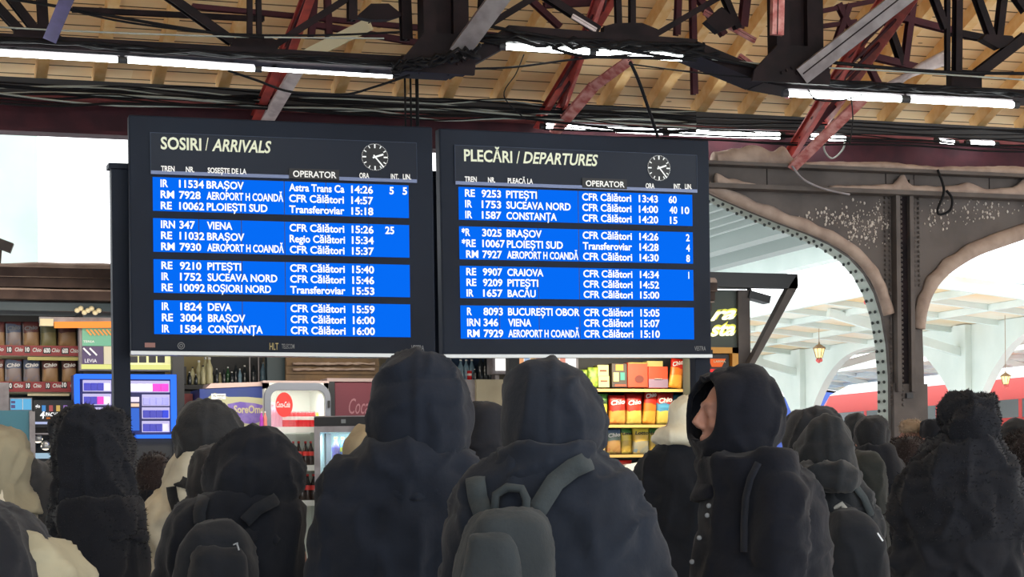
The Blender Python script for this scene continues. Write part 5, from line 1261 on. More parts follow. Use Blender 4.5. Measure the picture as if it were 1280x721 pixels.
# one bare figure, shared by everybody under the clothes: head with a face, arms with hands, legs
def figure():
    mb = MB(); E = mb.ell
    E((0,-.008,1.648), (.074,.094,.104), 20, 14); E((0,.03,1.59), (.056,.062,.088), 16, 12); E((0,.082,1.527), (.024,.022,.022), 10, 8)
    E((0,.078,1.668), (.056,.020,.014), 14, 8); mb.tube([(0,.092,1.655),(0,.108,1.628),(0,.121,1.605)], [.010,.012,.016], 10)
    for s in (-1, 1):
        E((s*.013,.103,1.600), (.012,.014,.010), 8, 6); E((s*.031,.080,1.640), (.015,.012,.011), 10, 8); E((s*.040,.066,1.604), (.024,.022,.020), 10, 8)
        E((s*.078,-.008,1.625), (.011,.022,.034), 10, 8)
    E((0,.093,1.566), (.024,.013,.007), 12, 6); E((0,.091,1.553), (.021,.013,.008), 12, 6)
    mb.tube([(0,-.02,1.40),(0,-.012,1.48),(0,0,1.57)], [.066,.057,.056], 14)
    rg = []
    for z, rx, ry, dy in ((.80,.150,.105,0),(.90,.162,.112,0),(1.04,.140,.098,0),(1.18,.155,.105,0),(1.30,.172,.108,-.005),(1.38,.178,.095,-.01),(1.42,.12,.075,-.012),(1.45,.07,.06,-.015)):
        rg.append([(rx*math.cos(k*math.pi/10), dy+ry*math.sin(k*math.pi/10), z) for k in range(20)])
    mb.loft(rg)
    for s in (-1, 1):
        mb.tube([(s*.16,-.01,1.385),(s*.20,-.02,1.25),(s*.215,-.03,1.10),(s*.205,.06,1.02),(s*.185,.14,.965)], [.058,.050,.042,.038,.027], 12)
        E((s*.172,.175,.945), (.022,.046,.040), 10, 8)
        for k, (ln, dz) in enumerate(((.070,.024),(.080,.008),(.074,-.008),(.056,-.024))):
            mb.tube([(s*.170,.21,.945+dz),(s*.160,.21+ln*.55,.940+dz*1.1),(s*.148,.21+ln*.9,.925+dz*1.1)], [.0095,.0085,.007], 7)
        mb.tube([(s*.166,.165,.975),(s*.150,.195,.990),(s*.142,.222,.986)], [.011,.010,.008], 7)
        mb.tube([(s*.085,0,.86),(s*.092,.012,.66),(s*.095,.015,.48),(s*.096,-.01,.28),(s*.096,-.012,.09)], [.082,.070,.050,.048,.034], 12)
        E((s*.098,.045,.045), (.040,.118,.036), 12, 8)
    me = remesh(mb, .0085, 3, 'body', .5); me.materials.append(M['skin']); return me
FIG = figure()
_figs = {}
def leaned(d, kx=1):
    k_ = (round(d, 3), round(kx, 2))
    if k_ in _figs: return _figs[k_]
    me = FIG.copy(); me.name = 'body'; _figs[k_] = me
    for v in me.vertices:
        q = min(1, max(0, (1.50-v.co.z)/.10)); v.co.x *= 1-(1-kx)*q; v.co.y *= 1-(1-kx)*.6*q
        k = min(1, max(0, (v.co.z-1.22)/.36)); k = k*k*(3-2*k); v.co.y += d*k
    me.update(); return me
def trousers():
    mb = MB()
    mb.loft([[(rx*math.cos(k*math.pi/10), .115*math.sin(k*math.pi/10), z) for k in range(20)] for z, rx in ((.74,.17),(.84,.178),(.95,.172))])
    for s in (-1, 1): mb.tube([(s*.088,0,.84),(s*.095,.012,.64),(s*.098,.015,.46),(s*.098,-.005,.26),(s*.098,-.005,.07)], [.095,.086,.075,.072,.070], 14)
    me = remesh(mb, .014, 4, 'trousers'); folds(me, .006, 4); return me
TRO = trousers()
def shoe_mesh():
    mb = MB(); mb.ell((0,.05,.045), (.052,.14,.045), 14, 8); mb.box(-.046,.046,-.08,.18,.004,.03); mb.tube([(0,-.03,.04),(0,-.03,.13)], [.055,.052], 12)
    return remesh(mb, .010, 3, 'shoe')
SHO = shoe_mesh()
M['trousers'] = fab('dark_trousers', 40, 42, 48); M['shoe'] = mat('black_shoe', hx(30,28,28), .6)
def ringpts(l, d, z, rx, ry, t, n=32, e=2.3):
    out = []
    for k in range(n):
        a = 2*math.pi*k/n; c, s = math.cos(a), math.sin(a)
        x = rx*math.copysign(abs(c)**(2/e), c); y = ry*math.copysign(abs(s)**(2/e), s)
        p = CAM + RT*(l+x) + FW*(t+d+y); out.append(Vector((p.x, p.y, z)))
    return out
def sil(rows, t):
    """rows (y, xl, xr[, depth shift]) -> (lateral centre, z, half width, depth shift)"""
    out = []
    for r in rows:
        a = atT(r[1], r[0], t); b = atT(r[2], r[0], t); la_, lb = (a-CAM).dot(RT), (b-CAM).dot(RT)
        out.append(((la_+lb)/2, (a.z+b.z)/2, max((lb-la_)/2, .012), r[3] if len(r) > 3 else 0))
    return out
PEOPLE = {}
def strands(me, n, ln, wd, m, parent, name, seed, zmin=-9, up=0, drop=0, off=Vector((0,0,0))):
    r = random.Random(seed); mb = MB(); vs = me.vertices; nv = len(vs)
    for i in range(n):
        v = vs[r.randrange(nv)]
        if v.co.z < zmin: continue
        d = (v.normal + Vector((r.uniform(-.6,.6), r.uniform(-.6,.6), r.uniform(-.6,.6)+up))).normalized()
        s = d.cross(Vector((r.uniform(-1,1), r.uniform(-1,1), r.uniform(-1,1)))).normalized()*wd
        L_ = ln*r.uniform(.5, 1.2); p = v.co - v.normal*.004; q = p + d*L_*.6; e = q + d*L_*.4 + Vector((0,0,-drop*L_))
        mb.add([p-s, p+s, q+s*.6, q-s*.6, e], [(0,1,2,3),(3,2,4)])
    me2 = mb.mesh(name); me2.materials.append(m); o = bpy.data.objects.new(name, me2); COL.objects.link(o); o.parent = parent; o['kind'] = 'stuff'; return o
SIDE = set(('p10',))
def person(key, label, t, head, torso, jm, hm=None, headpart='hood', cut=.075, face=0, hdep=None, tdep=None, fold=.009, hfold=.006, seed=1, arms=True, hdir=None, fur=None, tr=True, hshift=0, bodyshift=(0,0), armlat=None, bh=None, e=2.3, lean=0):
    H = sil(head, t); T = sil(torso, t); hm = hm or jm
    lw = max(H, key=lambda q: q[2]); l0 = lw[0]
    base = CAM + RT*(T[-1][0]*.4+l0*.6 if abs(T[-1][0]-l0) < .12 else l0) + FW*t
    root = thing('person', (base.x, base.y, 0), label, 'person')
    R0 = root.location.copy()
    def loc(mb): mb.v = [p-R0 for p in mb.v]; return mb
    # clothes: jacket
    mb = MB(); rg = []; wmax = max(q[2] for q in T); td = tdep or (.105, .26)
    for l, z, rx, ds in T: rg.append((l, z, rx, min(td[0]+td[1]*rx, .20) if not isinstance(tdep, list) else tdep[0], ds))
    zs = next((z for l, z, rx, ds in T if rx > .80*wmax), T[-1][1])
    full = list(rg)
    zl = rg[-1][1]
    if zl > .80:
        for z, k in ((max(zl-.12, .79), .99), (.79, .95)):
            if z < rg[-1][1]-.01: rg.append((rg[-1][0], z, full[-1][2]*k, rg[-1][3], 0))
    def narrow(z): return 1 if not arms else (1-.24*min(1, max(0, (zs-.06-z)/.18)))
    mb.loft([ringpts(l, ds, z, rx*narrow(z), ry, t, 32, e) for l, z, rx, ry, ds in rg])
    if arms:
        def edge(z, s):
            for (l0_, z0, r0, *_), (l1_, z1, r1, *_2) in zip(rg, rg[1:]):
                if z1 <= z <= z0:
                    k = (z0-z)/max(z0-z1, 1e-4); return (l0_+s*r0)*(1-k) + (l1_+s*r1)*k
            return rg[-1][0]+s*rg[-1][2]
        ra_ = .074
        zlow = min(1.10, zs-.28)
        for s in (-1, 1):
            P = []
            for z in (zs-.05, zs-.12, (zs+zlow)/2-.05, zlow): P.append(CAM + RT*(edge(z, s)-s*ra_) + FW*(t-.01) + Vector((0, 0, z-CAM.z)))
            q = P[-1]; P.append(q + FW*.12 - RT*s*.03 + Vector((0,0,-.07))); P.append(q + FW*.21 - RT*s*.09 + Vector((0,0,-.10)))
            mb.tube(P, [.066, .076, .075, .072, .070, .05], 14)
    if key in SIDE:                         # a figure seen from the side: sleeves before and behind the trunk
        lc = T[-1][0]
        for s in (-1, 1):
            P = [CAM + RT*(lc+x) + FW*(t+s*y) + Vector((0,0,z-CAM.z)) for x, y, z in ((.02,.17,1.50),(.03,.225,1.38),(.035,.235,1.24),(.02,.225,1.10),(-.12,.20,1.02),(-.24,.15,.98))]
            mb.tube(P, [.07,.085,.082,.076,.07,.055], 14)
    me = remesh(loc(mb), .017, 4, 'jacket'); folds(me, fold*1.3, seed)
    jk = place('jacket', me, jm, root)
    # head covering
    mb = MB(); hd = hdep or .148; wm = lw[2]; rg2 = []
    for l, z, rx, ds in H: rg2.append(ringpts(l, ds+hshift, z, rx, hd*min(1, (rx/wm))**.75, t, 32, 2.15))
    if headpart == 'hood':
        l, z, rx, ds = H[-1]; wt = max(rx, .12)
        for dz, k, q in ((.035, 1.02, .135), (.075, 1.22, .165), (.105, 1.36, .175)):
            rg2.append(ringpts(l*(1-dz*4)+T[min(3, len(T)-1)][0]*dz*4, ds+hshift*.5, z-dz, wt*k, q, t, 32, 2.15))
    mb.loft(rg2); me = remesh(loc(mb), .012, 4, headpart); folds(me, hfold*1.5, seed+7, (7,7,5))
    if headpart == 'hood' and not hdir:      # the seam down the back of the hood
        cl = CAM + RT*l0 - R0
        for v in me.vertices:
            x = (v.co - Vector((cl.x, cl.y, 0))).dot(RT); v.co += v.normal*(.004*math.exp(-(x/.010)**2) - .004*math.exp(-((abs(x)-.022)/.012)**2))
    D = (hdir or FW).normalized()
    if cut is not None:
        import bmesh
        hc = CAM + RT*l0 + FW*(t+hshift) - R0; bm = bmesh.new(); bm.from_mesh(me)
        zc = lw[1]
        kill = [f for f in bm.faces if (f.calc_center_median()-Vector((hc.x, hc.y, 0))).dot(D) > cut - .25*max(0, f.calc_center_median().z-zc-.05) + .6*max(0, zc-.06-f.calc_center_median().z) and f.calc_center_median().z > H[-1][1]+.03]
        bmesh.ops.delete(bm, geom=kill, context='FACES')
        for it in range(14):
            nb = {}
            for ed in bm.edges:
                if ed.is_boundary:
                    for u, v in ((ed.verts[0], ed.verts[1]), (ed.verts[1], ed.verts[0])): nb.setdefault(u, []).append(v.co.copy())
            for v, l_ in nb.items():
                if len(l_) == 2: v.co = v.co*.4 + (l_[0]+l_[1])*.3
        bm.to_mesh(me); bm.free()
    hp = place(headpart, me, hm, root)
    if cut is not None:
        so = hp.modifiers.new('thickness', 'SOLIDIFY'); so.thickness = .014; so.offset = -1
    # figure underneath
    ztop = H[0][1]-.035; s = (bh or ztop)/1.752; cen = CAM + RT*(l0+bodyshift[0]) + FW*(t+bodyshift[1]+hshift) - R0
    rz = -YAW + face
    place('body', leaned(lean, min(1, max(.5, (wmax-.045)/.24)) if key not in SIDE else .9), M['skin'], root, (cen.x, cen.y, 0), rz, (s*.96, s*.96, s))
    place('trousers', TRO, M['trousers'], root, (cen.x, cen.y, 0), rz, (min(s, wmax*s/.2), s, s))
    for sd in (-1, 1):
        off = Matrix.Rotation(rz, 3, 'Z') @ Vector((sd*.098*s, 0, 0)); place('shoe', SHO, M['shoe'], root, (cen.x+off.x, cen.y+off.y, 0), rz)
    if fur:
        strands(hp.data, fur[0], fur[1]*(.6 if headpart == 'fur_hat' else 1), fur[2], hm, root, 'fur', seed, fur[3] if len(fur) > 3 else -9)
        strands(jk.data, fur[0], fur[1], fur[2], jm, root, 'fur', seed+1, 1.15)
    bv = BVHTree.FromPolygons([v.co+R0 for v in jk.data.vertices], [tuple(p.vertices) for p in jk.data.polygons])
    PEOPLE[key] = dict(root=root, bv=bv, t=t, jacket=jk, hood=hp, R0=R0)
    return root
def on(key, px, py, off=.008):
    P = PEOPLE[key]; d = ray(px, py).normalized(); h = P['bv'].ray_cast(CAM, d)
    p = h[0] if h[0] else atT(px, py, P['t']-.15)
    return p - d*off
def ribbon(key, path, wpx, m, name, parent, off=.012, th=.010, n=5, over=False):
    """a strap lying on the back: path of (px,py), width in px"""
    pts = []
    for i in range(len(path)-1):
        for k in range(n): s = k/n; pts.append((path[i][0]*(1-s)+path[i+1][0]*s, path[i][1]*(1-s)+path[i+1][1]*s))
    pts.append(path[-1]); mb = MB(); rings = []
    for i, p in enumerate(pts):
        a = pts[max(i-1,0)]; b = pts[min(i+1,len(pts)-1)]; dx, dy = b[0]-a[0], b[1]-a[1]; L_ = math.hypot(dx, dy) or 1; nx, ny = -dy/L_*wpx/2, dx/L_*wpx/2
        l = on(key, p[0]+nx, p[1]+ny, off); r = on(key, p[0]-nx, p[1]-ny, off); c = on(key, p[0], p[1], off+.004)
        k = -ray(*p).normalized()*th
        rings.append([l, c, r, r+k, c+k*1.3, l+k])
    if over:                                # the strap runs on over the shoulder
        r0 = rings[0]; rings = [[p+FW*.16-UP*.05 for p in r0], [p+FW*.10+UP*.004 for p in r0], [p+FW*.04+UP*.012 for p in r0]] + rings
    mb.loft(rings); return mb.build(name, m, parent, True)
def pack(key, sil_, dep, m, label, group=None, pocket=None, straps=(), swpx=16, sm=None, handle=None, d0=None, seed=3, mark=None, handle_m=None):
    P = PEOPLE[key]; rows = sil_; c = rows[len(rows)//2]
    hit = on(key, (rows[0][1]+rows[0][2])/2, rows[0][0], 0); tb_ = (hit-CAM).dot(FW); tt = (d0 or tb_) - dep*.30
    S = sil([(r[0], r[1], r[2]) for r in rows], tt)
    q = CAM + RT*S[-1][0] + FW*tt; root = thing('backpack', (q.x, q.y, S[-1][1]), label, 'backpack', group)
    mb = MB(); zl = S[-1][1]
    ext_ = [(S[-1][0], zl-.05, S[-1][2]*.97, 0), (S[-1][0], zl-.10, S[-1][2]*.8, 0)]
    n_ = len(S); rg = []
    for i, (l, z, rx, ds) in enumerate(S+ext_):
        k = min(1, .35+.65*min(1, i/2.2)); rg.append(ringpts(l, 0, z, rx, dep/2*k, tt, 28, 3.2))
    mb.loft(rg); mb.v = [p-root.location for p in mb.v]
    me = remesh(mb, .012, 5, 'main_compartment'); folds(me, .006, seed, (8,8,3)); mc = place('main_compartment', me, m, root)
    if pocket:
        S2 = sil(pocket, tt-dep*.45); mb = MB(); rg = [ringpts(l, 0, z, rx, .05*min(1,.4+.6*i), tt-dep*.45, 24, 3) for i, (l, z, rx, ds) in enumerate(S2)]
        l, z, rx, ds = S2[-1]; rg.append(ringpts(l, 0, z-.08, rx*.95, .045, tt-dep*.45, 24, 3)); mb.loft(rg); mb.v = [p-root.location for p in mb.v]
        me = remesh(mb, .011, 4, 'front_pocket'); folds(me, .005, seed+2, (9,9,4)); place('front_pocket', me, m, root)
    for s in straps: ribbon(key, s, swpx, sm or m, 'shoulder_strap', root, over=True)
    if handle:
        hp_ = [on(key, *p, .03) for p in handle]; MB().tube([hp_[0]+(hp_[i+1]-hp_[i])*0 if False else hp_[i] for i in range(len(hp_))], .011, 8).build('carry_handle', handle_m or sm or m, root, True)
    return root

# ---- cloths
c_p7 = fab('black_shell_cloth', 42, 47, 57); c_p8 = fab('slate_cloth', 43, 48, 57); c_p6 = fab('black_cloth', 36, 38, 44); c_p10 = fab('blue_black_cloth', 30, 32, 40)
c_p9 = fab('dark_coat_cloth', 38, 40, 45); c_cap = fab('cream_knit', 232, 228, 208, .2, 120, .5); c_cream = fab('cream_quilted_cloth', 206, 200, 180, .1, 14, .5)
c_p5h = fab('charcoal_fleece', 60, 60, 60, .4, 80, .4); c_p6b = fab('soft_dark_cloth', 52, 50, 50, .4); c_fur = fab('black_fur', 40, 41, 46, .3); c_p1 = fab('beige_hood_cloth', 140, 133, 112, .3, 90); c_p2 = fab('olive_grey_quilt', 70, 68, 66, .5, 20, .5)
c_knit = fab('beige_knit', 178, 164, 136, .2, 110, .6); c_p12 = fab('grey_black_cloth', 46, 48, 50, .45); c_p13 = fab('dark_olive_shell', 58, 60, 56, .4); c_dk = fab('plain_black_cloth', 34, 35, 40, .35); c_brn = fab('dark_brown_hair', 56, 42, 38, .5, 90, .5)
c_hair = fab('fair_grey_hair', 158, 138, 116, .5, 90, .5); c_pack = fab('grey_backpack_canvas', 66, 70, 70, .25, 70, .4); c_pack2 = fab('black_backpack_nylon', 40, 42, 46, .3, 50, .3); c_strap = fab('grey_webbing', 78, 83, 82, .2, 90, .4)

person('p7', 'tallest black-hooded person at centre, under the gap between the boards', 5.8,
 [(439.5,510,527),(443,499,540),(449,487,555),(457,478,565),(468,472,575),(482,466,582),(497,461,587),(512,459,589.5),(527,459,590),(542,461,589.5),(556,464,586),(568,470,580),(580,474,576)],
 [(553,470,572),(562,447,583),(572,426,590),(588,409,597),(608,398,604),(645,386,610),(690,380,612),(725,377,613)], c_p7, seed=1, fold=.012)
person('p8', 'hooded person in slate jacket wearing the big grey backpack', 5.0,
 [(448,672,694),(452,658,706),(460,647,718),(470,638,728),(482,632,738),(498,628,748),(513,626,755),(525,626,758),(540,627,757.5),(553,629,753),(566,632,746),(578,637,738)],
 [(560,634,744),(572,622,752),(582,606,772),(596,588,787),(612,573,797),(632,563,804),(655,556,818),(680,550,830),(700,546,840),(725,541,849)], c_p8, seed=2, fold=.011)
person('p6', 'black-hooded person with a black backpack, below the drinks fridge', 6.0,
 [(531,308,324),(535,294,338),(541,281,350),(550,272,359),(560,266,367),(573,261,374),(586,258,379),(598,257,380.5),(610,257,378),(622,259,370),(632,264,362)],
 [(614,268,362),(622,240,366),(632,222,374),(645,210,380),(660,203,383),(685,196,384),(725,189,385)], c_p6, seed=3)
person('p5', 'person in cream quilted jacket with charcoal hood, bending between two black hoods', 8.2,
 [(499,245,266),(503,236,276),(510,229,285),(520,223,295),(532,219,302),(545,217,306),(557,218,304),(568,221,294),(577,226,284)],
 [(566,226,290),(574,216,298),(590,210,300),(612,203,302),(628,190,303),(642,176,304),(665,170,305),(697,174,305)], c_cream, c_p5h, seed=4, fold=.014, tdep=(.10,.24), cut=.09)
person('p6b', 'person with dark soft hood squeezed between the cream jacket and a black hood', 6.7,
 [(557,258,276),(561,248,286),(569,241,292),(580,237,297),(594,235.5,300),(610,236,300),(624,240,298)],
 [(614,240,298),(626,230,305),(645,224,312),(690,222,314),(725,222,314)], c_p6b, seed=5)
person('p3', 'person with a flat-topped fluffy black hood, left of the left post foot', 7.4,
 [(512,88,140),(515.5,76,153),(521,69,160),(531,66,164),(546,65,166),(565,65.5,167),(585,67,166),(605,68,167),(622,68,168),(640,70,168)],
 [(622,70,168),(634,64,175),(648,62,179),(668,62,181),(692,65,184),(725,69,187)], c_fur, seed=6, fold=.010, hfold=.010, tdep=(.12,.3), fur=(6500,.016,.0013))
person('p2', 'person with a padded olive grey hood, low at the left beside the fluffy black hood', 9.0,
 [(573,38,54),(576,29,62),(583,22,70),(593,18,77),(607,15.5,81),(622,15,82),(637,17,80),(650,22,76)],
 [(641,22,77),(652,8,92),(666,0,100),(690,-5,105),(725,-8,108)], c_p2, seed=7, hfold=.011)
person('p1', 'person in a light beige hood cut by the left edge', 7.2,
 [(535,-12,10),(538,-22,20),(545,-30,28),(556,-35,33),(572,-38,36.5),(590,-38,36),(606,-35,33)],
 [(606,-34,22),(618,-50,34),(640,-60,44),(690,-64,46),(725,-64,46)], c_cream, c_p1, seed=8)
person('p4', 'person in a beige coat with a large dark hood, bottom left corner', 4.4,
 [(629,-40,-2),(632,-54,12),(640,-64,26),(652,-70,40),(668,-74,53),(686,-76,63),(704,-76,70),(722,-76,76)],
 [(668,-40,52),(676,-56,68),(688,-70,84),(704,-82,100),(722,-92,116)], fab('beige_coat_cloth', 150, 144, 122, .2), c_dk, seed=9, cut=None, hdep=.27)
person('pd', 'dark-haired person far behind, between the fluffy hood and the cream jacket', 10.5,
 [(568,184,200),(571,178,206),(580,173,211),(594,172,213),(608,174,212),(618,178,208)],
 [(612,178,208),(622,166,216),(640,160,222),(690,158,224)], c_dk, c_brn, 'hair', cut=None, seed=10)
person('p7b', 'person in a beige knit hat, mostly behind the tallest hood', 7.6,
 [(530,456,474),(533,446,484),(540,438,490),(550,431,494),(560,429,496),(572,430,495)],
 [(568,440,490),(580,426,500),(600,420,506),(650,416,510)], c_dk, c_knit, 'knit_hat', cut=None, seed=11)
person('p7c', 'person in a dark hood seen between the two tall hoods, cheek just showing', 7.0,
 [(505,592,616),(508,583,624),(515,578,630),(528,575,634),(545,574,636),(560,574,636),(575,576,634),(592,580,630)],
 [(588,582,628),(600,566,644),(625,556,654),(690,550,660)], c_dk, fab('dark_grey_hood', 50, 50, 54), seed=12, face=math.radians(75), hdir=FW*.55-RT*.85, cut=.10)
person('p9', 'person in a cream knit hat with turned brim, before the lit snack shelf', 9.6,
 [(496,852,868),(499,846,874),(505,841,879),(514,838,883),(526,836,885),(534,834,886),(537,824,890),(542,817,892),(548,815,892),(553,817,890),(557,824,884)],
 [(538,832,878),(546,824,884),(556,817,890),(566,806,900),(578,796,908),(595,788,914),(620,784,916),(690,782,918)], c_p9, c_cap, 'knit_hat', cut=None, seed=13, arms=True, hdep=.185)
person('p10', 'hooded person seen in profile facing left, at the right end of the departures board', 6.3,
 [(458.5,918,938),(461,903,950),(466,889,960),(473,876,967),(481,866,972),(490,859,976),(500,857,979),(514,857,981),(528,858,980.5),(543,860,978),(556,864,973),(568,870,968),(582,874,966)],
 [(566,878,966),(577,873,976),(588,871,998),(600,872,1014),(622,876,1026),(650,873,1032),(690,866,1036),(725,862,1038)], c_p10, seed=14, hdep=.15, tdep=[.235], arms=False, hdir=-RT*.93-FW*.36, cut=.115, face=math.radians(99), bodyshift=(.075,-.03), lean=.10, fold=.009)
person('p11', 'person in a squarish dark hood beside the profile hood, behind another', 9.6,
 [(511,1002,1036),(513,992,1045),(519,986,1050),(530,981,1053),(545,979,1054),(562,980,1054),(580,984,1052)],
 [(570,984,1052),(582,968,1060),(610,962,1066),(690,960,1068)], c_dk, fab('charcoal_hood', 56, 56, 58, .5), seed=15)
person('p12', 'person in a grey-black hood with a black backpack, right of the profile hood', 7.8,
 [(521,1024,1040),(524,1014,1049),(531,1006,1056),(541,1000,1061),(554,995,1064),(568,991,1068),(582,988,1072),(594,988,1074),(606,992,1074)],
 [(592,992,1072),(604,985,1076),(618,980,1084),(640,984,1096),(670,990,1104),(725,992,1108)], c_p12, seed=16, fold=.012)
person('p14', 'person in a dark ribbed beanie and black jacket left of the column foot', 10.6,
 [(521,1081,1096),(523,1075,1102),(529,1070,1107),(538,1067.5,1109.5),(548,1067,1110),(556,1069,1109),(563,1074,1105)],
 [(556,1066,1112),(566,1060,1122),(582,1058,1130),(610,1056,1136),(690,1054,1138)], c_dk, fab('dark_beanie_knit', 46, 46, 48, .5, 110, .5), 'beanie', cut=None, seed=18, hdep=.115)
person('p15', 'person in a small grey hat far back, left of the beanie', 12.6,
 [(517,1064,1076),(519,1058,1081),(526,1055,1084),(536,1054,1085),(546,1056,1083)],
 [(542,1058,1081),(552,1046,1092),(580,1040,1098),(650,1038,1100)], c_dk, fab('grey_wool_hat', 60, 60, 58, .5), 'hat', cut=None, seed=19, hdep=.11)
person('p16', 'fair-haired person with light rim of hair, at the foot of the iron column', 13.2,
 [(525,1132,1146),(527,1127,1150),(532,1125,1152),(537,1125,1152.5),(540,1127,1151)],
 [(548,1132,1146),(554,1124,1154),(566,1118,1160),(600,1114,1164),(690,1112,1166)], c_dk, c_hair, 'hair', cut=None, seed=20, hdep=.10, face=math.radians(60), bodyshift=(0,-.0))
person('p17', 'brown-haired person in front of the iron column, left of the big fur hat', 11.0,
 [(548,1124,1142),(550,1117,1148),(556,1113,1152),(568,1112,1154),(580,1114,1154),(592,1118,1152),(602,1124,1148)],
 [(596,1122,1148),(606,1106,1160),(625,1098,1168),(690,1094,1172)], c_dk, c_brn, 'hair', cut=None, seed=21, hdep=.12)
person('p18', 'person in a small dark cap just left of the big fur hat', 13.0,
 [(525,1158,1174),(527,1153,1179),(533,1151,1181),(541,1151,1181.5),(550,1154,1179)],
 [(546,1156,1178),(556,1144,1190),(580,1138,1196),(650,1136,1198)], c_dk, c_dk, 'cap', cut=None, seed=22, hdep=.11)
person('p19', 'large person in a bulky black fur hat and shaggy black coat at the right', 8.6,
 [(493,1202,1226),(495,1193,1234),(500,1185,1240),(508,1180,1244),(518,1178,1248),(530,1179,1249),(541,1182,1247),(552,1186,1244),(562,1190,1240)],
 [(545,1182,1246),(552,1168,1250),(562,1150,1254),(580,1134,1266),(605,1120,1280),(640,1112,1292),(690,1108,1300),(725,1106,1302)], c_fur, c_fur, 'fur_hat', cut=None, seed=23, fold=.014, hfold=.012, fur=(6500,.022,.0016))
person('p20', 'person in a round dark hat at the right edge behind the curly hair', 11.2,
 [(525,1262,1282),(528,1255,1290),(536,1251,1296),(547,1250,1298),(558,1252,1297)],
 [(552,1256,1294),(564,1244,1306),(590,1240,1312),(690,1238,1314)], c_dk, fab('dark_round_hat', 52, 52, 52, .5), 'hat', cut=None, seed=24, hdep=.115)
person('p21', 'person with dark curly hair cut by the right edge', 9.4,
 [(539,1274,1296),(542,1265,1306),(549,1259,1312),(560,1255,1316),(574,1253,1318),(588,1255,1316),(598,1262,1310)],
 [(590,1262,1312),(602,1250,1322),(630,1244,1330),(725,1240,1334)], c_dk, c_brn, 'hair', cut=None, seed=25, hdep=.13)
for key, n, ln in (('p21', 2600, .05), ('p17', 1500, .04), ('p16', 900, .025), ('pd', 900, .04)):
    strands(PEOPLE[key]['hood'].data, n, ln, .0018, PEOPLE[key]['hood'].data.materials[0], PEOPLE[key]['root'], 'loose_hair', 40+n, drop=.5)

# ---- what they carry
pack('p8', [(637,618,656),(640,602,672),(647,593,681),(656,588,686),(670,582,689),(695,574,692),(726,569,693)], .26, c_pack, 'large grey backpack on the slate jacket, bottom centre', pocket=[(664,588,636),(676,583,644),(700,578,648),(728,574,650)], straps=([(594,601),(597,622),(606,648)], [(738,575),(716,585),(694,602),(670,640)]), swpx=25, sm=c_strap, handle=[(618,640),(620,618),(634,609),(652,611),(658,624),(657,640)], seed=31)
pk6 = pack('p6', [(650,258,284),(656,246,298),(668,236,310),(688,226,318),(726,216,324)], .24, c_pack2, 'black backpack on the black-hooded person, with a pale pull tab', pocket=[(684,246,304),(696,240,308),(728,236,310)], straps=([(253,624),(249,640),(250,655)], [(345,624),(322,636),(306,652)]), swpx=16, sm=fab('black_webbing', 44,46,50), seed=32)
pt = atT(302, 677, 5.6); pt = pt - FW*.10
mb = MB(); mb.bar(pt, pt+Vector((.006,0,-.02)), .007, .004); mb.bar(pt+Vector((.003,0,.0)), pt+Vector((-.010,-.002,-.005)), .004, .003)
mb.build('zip_tag', M['markgrey'], pk6)
pk12 = pack('p12', [(637,1046,1072),(644,1038,1086),(656,1033,1096),(675,1031,1104),(700,1030,1108),(726,1030,1110)], .24, c_pack2, 'black backpack of the grey-black hooded person, with pale loop and reflective trim', straps=([(1068,606),(1080,622),(1090,645)],), swpx=9, sm=c_strap, handle=[(1040,650),(1042,636),(1052,630),(1060,640),(1060,652)], seed=33, handle_m=fab('pale_webbing', 150,150,144))
pk_ = atT(1096, 666, 7.42); mb = MB(); mb.bar(pk_, pk_+Vector((.022,0,-.03)), .012, .006); mb.build('reflective_tag', M['chrome'], pk12)
# strap on the profile coat and its press studs
ribbon('p10', [(948,578),(938,598),(932,622),(930,655),(930,690)], 9, fab('dark_strap', 44,46,52), 'bag_strap', PEOPLE['p10']['root'], th=.008)
for px, py in ((886,632),(884,644),(874,672),(865,702)):
    c = on('p10', px, py, .012); d = -ray(px, py).normalized(); a = d.cross(UP).normalized(); b = a.cross(d)
    MB().loft([[c+(a*math.cos(q*.5236)+b*math.sin(q*.5236))*r + d*h for q in range(12)] for r, h in ((.008,0),(.008,.004),(.005,.006))]).build('press_stud', M['markgrey'], PEOPLE['p10']['root'], True)
ribbon('p5', [(214,608),(216,622),(222,640)], 13, c_dk, 'bag_strap', PEOPLE['p5']['root'], th=.008)
pk14 = pack('p14', [(562,1072,1092),(567,1066,1098),(578,1060,1103),(600,1057,1107),(640,1058,1109),(700,1060,1110)], .24, c_p13, 'dark olive backpack with a small pale mark, below the ribbed beanie', straps=(), seed=36)
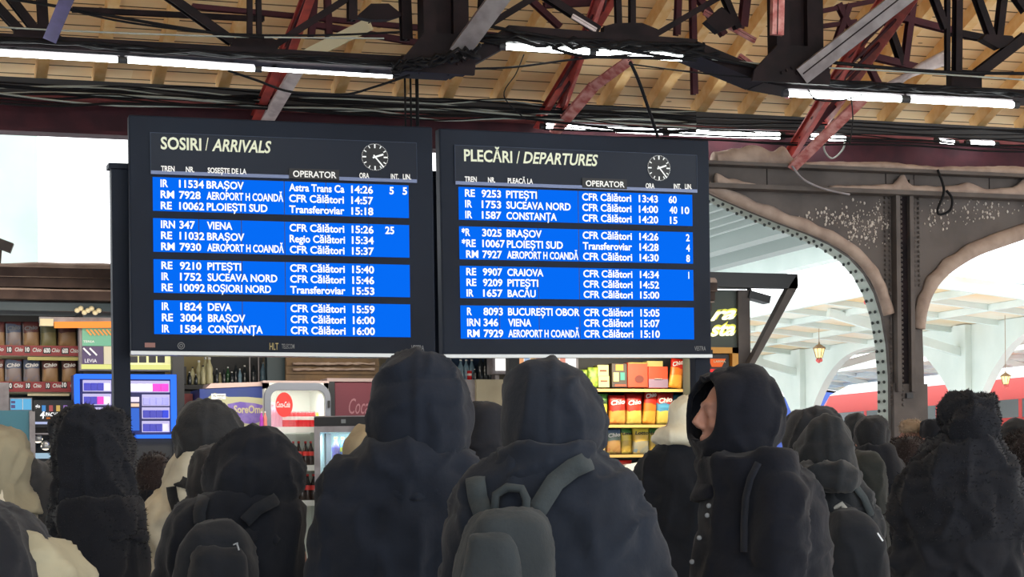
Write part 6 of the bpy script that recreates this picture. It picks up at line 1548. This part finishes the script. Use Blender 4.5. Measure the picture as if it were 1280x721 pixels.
# mark on the olive jacket: three pale arcs beside short lines
c = on('p14', 1083, 590, .13); mb = MB(); d = -ray(1083,590).normalized(); a = -d.cross(UP).normalized(); a = a if a.dot(RT) > 0 else -a
for k in range(3):
    for i in range(4):
        t0, t1 = math.pi/2*i/4, math.pi/2*(i+1)/4; r0, r1 = .008+.010*k, .014+.010*k
        mb.add([c+a*(r*math.cos(t_))*1.1+UP*(r*math.sin(t_)*.7) for r, t_ in ((r0,t0),(r1,t0),(r1,t1),(r0,t1))], [(0,1,2,3)])
    mb.add([c+a*x+UP*z for x, z in ((-.030,.004+.010*k),(-.004,.002+.010*k),(-.004,.008+.010*k),(-.030,.010+.010*k))], [(0,1,2,3)])
mb.build('sewn_mark', fab('pale_embroidery', 190,190,176), pk14, fix=False)
# brim fold of the cream hat
P = PEOPLE['p9']; tq = 9.6; S = sil([(534,835,887),(538,826,891),(544,816,893),(551,815,892),(556,822,886)], tq)
mb = MB(); mb.loft([ringpts(l, 0, z, rx+.004, .140, tq, 32) for l, z, rx, ds in S]); mb.v = [p-P['R0'] for p in mb.v]
me = remesh(mb, .010, 3, 'turned_brim'); folds(me, .005, 77); place('turned_brim', me, c_cap, P['root'])
# folded cowl of the grey-black hood
P = PEOPLE['p12']; tq = 7.66; S = sil([(580,1004,1054),(585,994,1068),(594,990,1075),(604,992,1076),(612,1002,1072)], tq)
mb = MB(); mb.loft([ringpts(l, 0, z, rx, .11, tq, 28) for l, z, rx, ds in S]); mb.v = [p-P['R0'] for p in mb.v]
me = remesh(mb, .012, 4, 'hood_fold'); folds(me, .012, 78, (8,8,9)); place('hood_fold', me, c_p12, P['root'])
# collar gathered at the neck of the slate jacket
P = PEOPLE['p8']; tq = 4.98; S = sil([(556,632,742),(566,625,748),(578,618,752),(592,612,746),(602,618,728)], tq)
mb = MB(); mb.loft([ringpts(l, 0, z, rx, .15, tq, 28) for l, z, rx, ds in S]); mb.v = [p-P['R0'] for p in mb.v]
me = remesh(mb, .012, 4, 'collar'); folds(me, .010, 79, (5,5,14)); place('collar', me, c_p8, P['root'])
